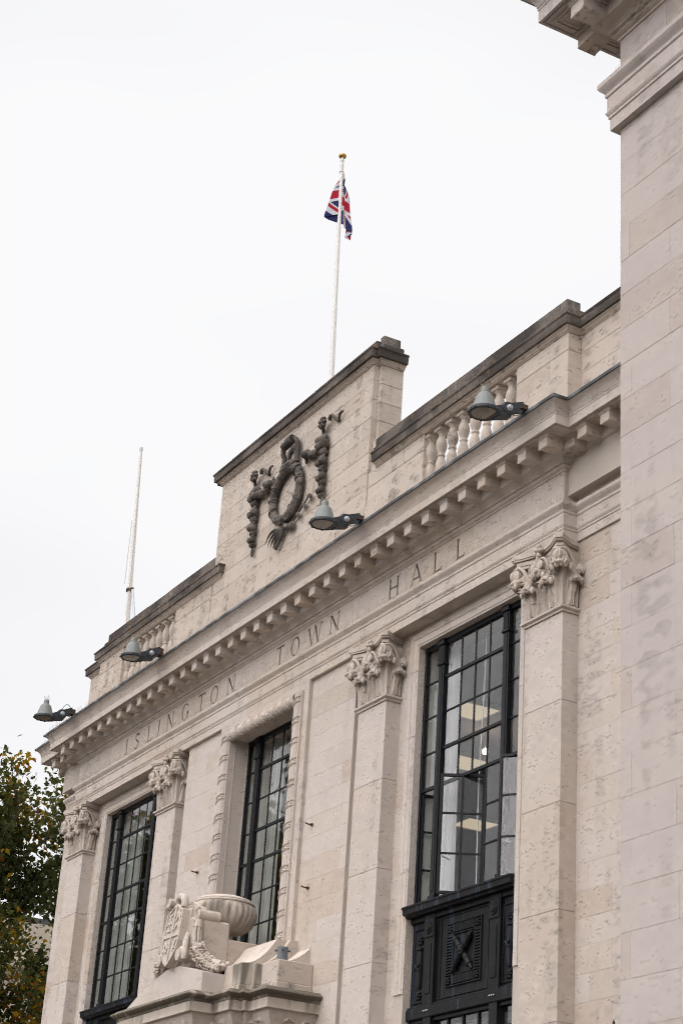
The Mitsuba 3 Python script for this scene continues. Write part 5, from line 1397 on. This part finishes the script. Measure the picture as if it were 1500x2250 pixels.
def tree(label, base, height, spread, seed, n_leaf, size, levels=3, mix_=(0.50, 0.36, 0.11, 0.03), lean=(0, 0), low=0.35):
    g = np.random.default_rng(seed)
    key = thing('tree', label, 'tree')
    limbs, tips = [], []

    def grow(p, d, L, r, lvl):
        n = 7
        pts, q = [p], p.copy()
        d = d / np.linalg.norm(d)
        for k in range(n):
            d = d + g.normal(0, 0.10, 3) + np.array([0, 0, 0.05]); d /= np.linalg.norm(d)
            q = q + d * L / n; pts.append(q.copy())
        pts = np.array(pts)
        limbs.append((lvl, tube(pts, np.linspace(r, r * 0.55, n + 1), 8 if lvl < 2 else 5)))
        if lvl >= 2:
            tips.extend(pts[2:])
        if lvl < levels:
            kids = 7 if lvl == 0 else 5
            for k in range(kids):
                t = (low if lvl == 0 else 0.25) + (1 - low if lvl == 0 else 0.75) * (k + g.uniform(0, 1)) / kids
                i = min(n, int(t * n))
                a = g.uniform(0, 6.28)
                out = np.array([math.cos(a), math.sin(a), 0]) * spread
                grow(pts[i], d * 0.75 + out + np.array([0, 0, 0.25]), L * g.uniform(0.42, 0.62), r * (0.5 - 0.02 * k), lvl + 1)
    grow(np.array(base, float), np.array([lean[0], lean[1], 1.0]), height * 0.62, height * 0.017, 0)
    obj('trunk', [m for l, m in limbs if l == 0], 'mat_bark', key, smooth=60)
    for m in [m for l, m in limbs if l == 1]: obj('branch', m, 'mat_bark', key, smooth=60)
    k = obj('twigs', [m for l, m in limbs if l >= 2], 'mat_bark', key, smooth=60); tag(k, kind='stuff')
    tips = np.array(tips)
    kinds = ('mat_leaf_green', 'mat_leaf_dark', 'mat_leaf_yellow', 'mat_leaf_rust')
    hi = tips[:, 2]
    clump = tips[g.integers(0, len(tips), n_leaf)] + g.normal(0, 0.26, (n_leaf, 3)) * np.array([1, 1, 0.8])
    # neighbouring leaves turn together: the tint follows slow noise through the crown
    nz = meshkit.fbm(clump * 0.7 + seed, 3, seed)
    rank = np.argsort(np.argsort(nz + g.normal(0, 0.06, n_leaf) - 0.02 * (clump[:, 2] - hi.mean()))) / n_leaf
    edges = np.cumsum((0,) + mix_[1::-1] + mix_[2:])
    for name, m, a, b in (('dark_leaves', 'mat_leaf_dark', edges[0], edges[1]), ('green_leaves', 'mat_leaf_green', edges[1], edges[2])):
        pick_ = (rank >= a) & (rank < b)
        k = obj(name, leaves(clump[pick_], size, g), m, key); tag(k, kind='stuff')
    rest = rank >= edges[2]
    ry_ = g.uniform(0, 1, n_leaf)
    for name, m, sel in (('yellow_leaves', 'mat_leaf_yellow', rest & (ry_ < mix_[2] / (mix_[2] + mix_[3]))), ('rust_leaves', 'mat_leaf_rust', rest & (ry_ >= mix_[2] / (mix_[2] + mix_[3])))):
        if sel.sum(): k = obj(name, leaves(clump[sel], size, g), m, key); tag(k, kind='stuff')
    return key


tree('leafy tree turning yellow at the far left beyond the building corner', (-45.5, 14.6, 0.2), 18.0, 0.70, 5, 34000, 0.17, lean=(0.02, 0.0), low=0.28)
tree('darker tree with rust leaves behind the yellowing one at the far left', (-51.0, 17.6, 0.2), 16.0, 0.75, 9, 24000, 0.20, mix_=(0.40, 0.38, 0.10, 0.12), low=0.15)
tree('small bushy tree with rust leaves low at the far left', (-47.5, 16.3, 0.2), 12.0, 0.8, 21, 16000, 0.16, mix_=(0.38, 0.40, 0.08, 0.14), low=0.3)
tree('street tree outside the frame that the windows reflect', (-42.5, 5.2, 0.2), 16.5, 0.75, 12, 17000, 0.26)
tree('second street tree outside the frame, farther along the road', (-52, 1.0, 0.2), 14.5, 0.8, 15, 14000, 0.30)

# ------------------------------------------------------------------ house behind the trees
scene['mat_stucco'] = two(principled(mikit.proc(lambda p, n, uv: mi.Color3f(0.42, 0.37, 0.30) * (0.8 + 0.4 * fbm(p.x, p.y * 1.5, p.z, 3))), 0.9))
scene['mat_slate'] = two(principled(col(0.06, 0.06, 0.065), 0.7))
hb = thing('stucco_house', 'cream stucco house with cornice glimpsed through the trees at the far left', 'house')
hx, hy0, hy1 = -72.0, 12.0, 36.0
obj('wall', box(hx - 8, hx, hy0, hy1, 0, 17.2), 'mat_stucco', hb)
obj('cornice', sweep([(hx, hy0), (hx, hy1)], [(-0.3, 15.0), (0.1, 15.0), (0.16, 15.2), (0.45, 15.3), (0.5, 15.55), (0.1, 15.65), (-0.3, 15.65)]), 'mat_stucco', hb)
obj('roof', [box(hx - 8, hx - 0.4, hy0, hy1, 17.2, 17.5)], 'mat_slate', hb)
for i in range(7):
    for z in (2.0, 6.0, 10.2):
        y = hy0 + 1.6 + 3.3 * i
        obj('window', [box(hx - 0.05, hx + 0.012, y, y + 1.3, z, z + 2.6)], 'mat_black_steel', hb)
        obj('window_frame', [box(hx, hx + 0.08, y - 0.15, y, z - 0.1, z + 2.75), box(hx, hx + 0.08, y + 1.3, y + 1.45, z - 0.1, z + 2.75), box(hx, hx + 0.12, y - 0.2, y + 1.5, z + 2.6, z + 2.85), box(hx, hx + 0.15, y - 0.2, y + 1.5, z - 0.2, z), box(hx, hx + 0.05, y + 0.62, y + 0.68, z, z + 2.6), box(hx, hx + 0.05, y, y + 1.3, z + 1.27, z + 1.33)], 'mat_white_paint', hb)

# ------------------------------------------------------------------ ground, pavement and road
scene['mat_ground'] = two(principled(mikit.proc(lambda p, n, uv: mi.Color3f(0.085, 0.077, 0.068) * (0.8 + 0.4 * fbm(p.x * 0.4, p.y * 0.4, 0, 3))), 0.95))
scene['mat_paving'] = two(principled(mikit.proc(lambda p, n, uv: mi.Color3f(0.11, 0.098, 0.085) * (0.8 + 0.35 * fbm(p.x, p.y, 0, 3))), 0.95))
scene['mat_asphalt'] = two(principled(col(0.055, 0.055, 0.057), 0.9))
def sheet(name, x0, x1, y0, y1, z, m):
    k = numbered(name)
    scene[k] = mikit.ply(quads([(x0, y0, z), (x1, y0, z), (x1, y1, z), (x0, y1, z)], [(0, 1, 2, 3)]), m)
    labels[k] = {'label': {'ground': 'plain ground reaching the horizon', 'road': 'dark asphalt road in front of the building'}.get(name, 'pale stone pavement'), 'category': name, 'kind': 'structure'}
sheet('ground', -450, 450, -450, 450, 0.0, 'mat_ground')
sheet('road', -450, 450, -14, -4.0, 0.012, 'mat_asphalt')
k = 'pavement'
scene[k] = mikit.ply(box(-450, 60, -4.0, 40, 0.004, 0.13), 'mat_paving')
labels[k] = {'label': 'pale stone pavement before the building', 'category': 'pavement', 'kind': 'structure'}
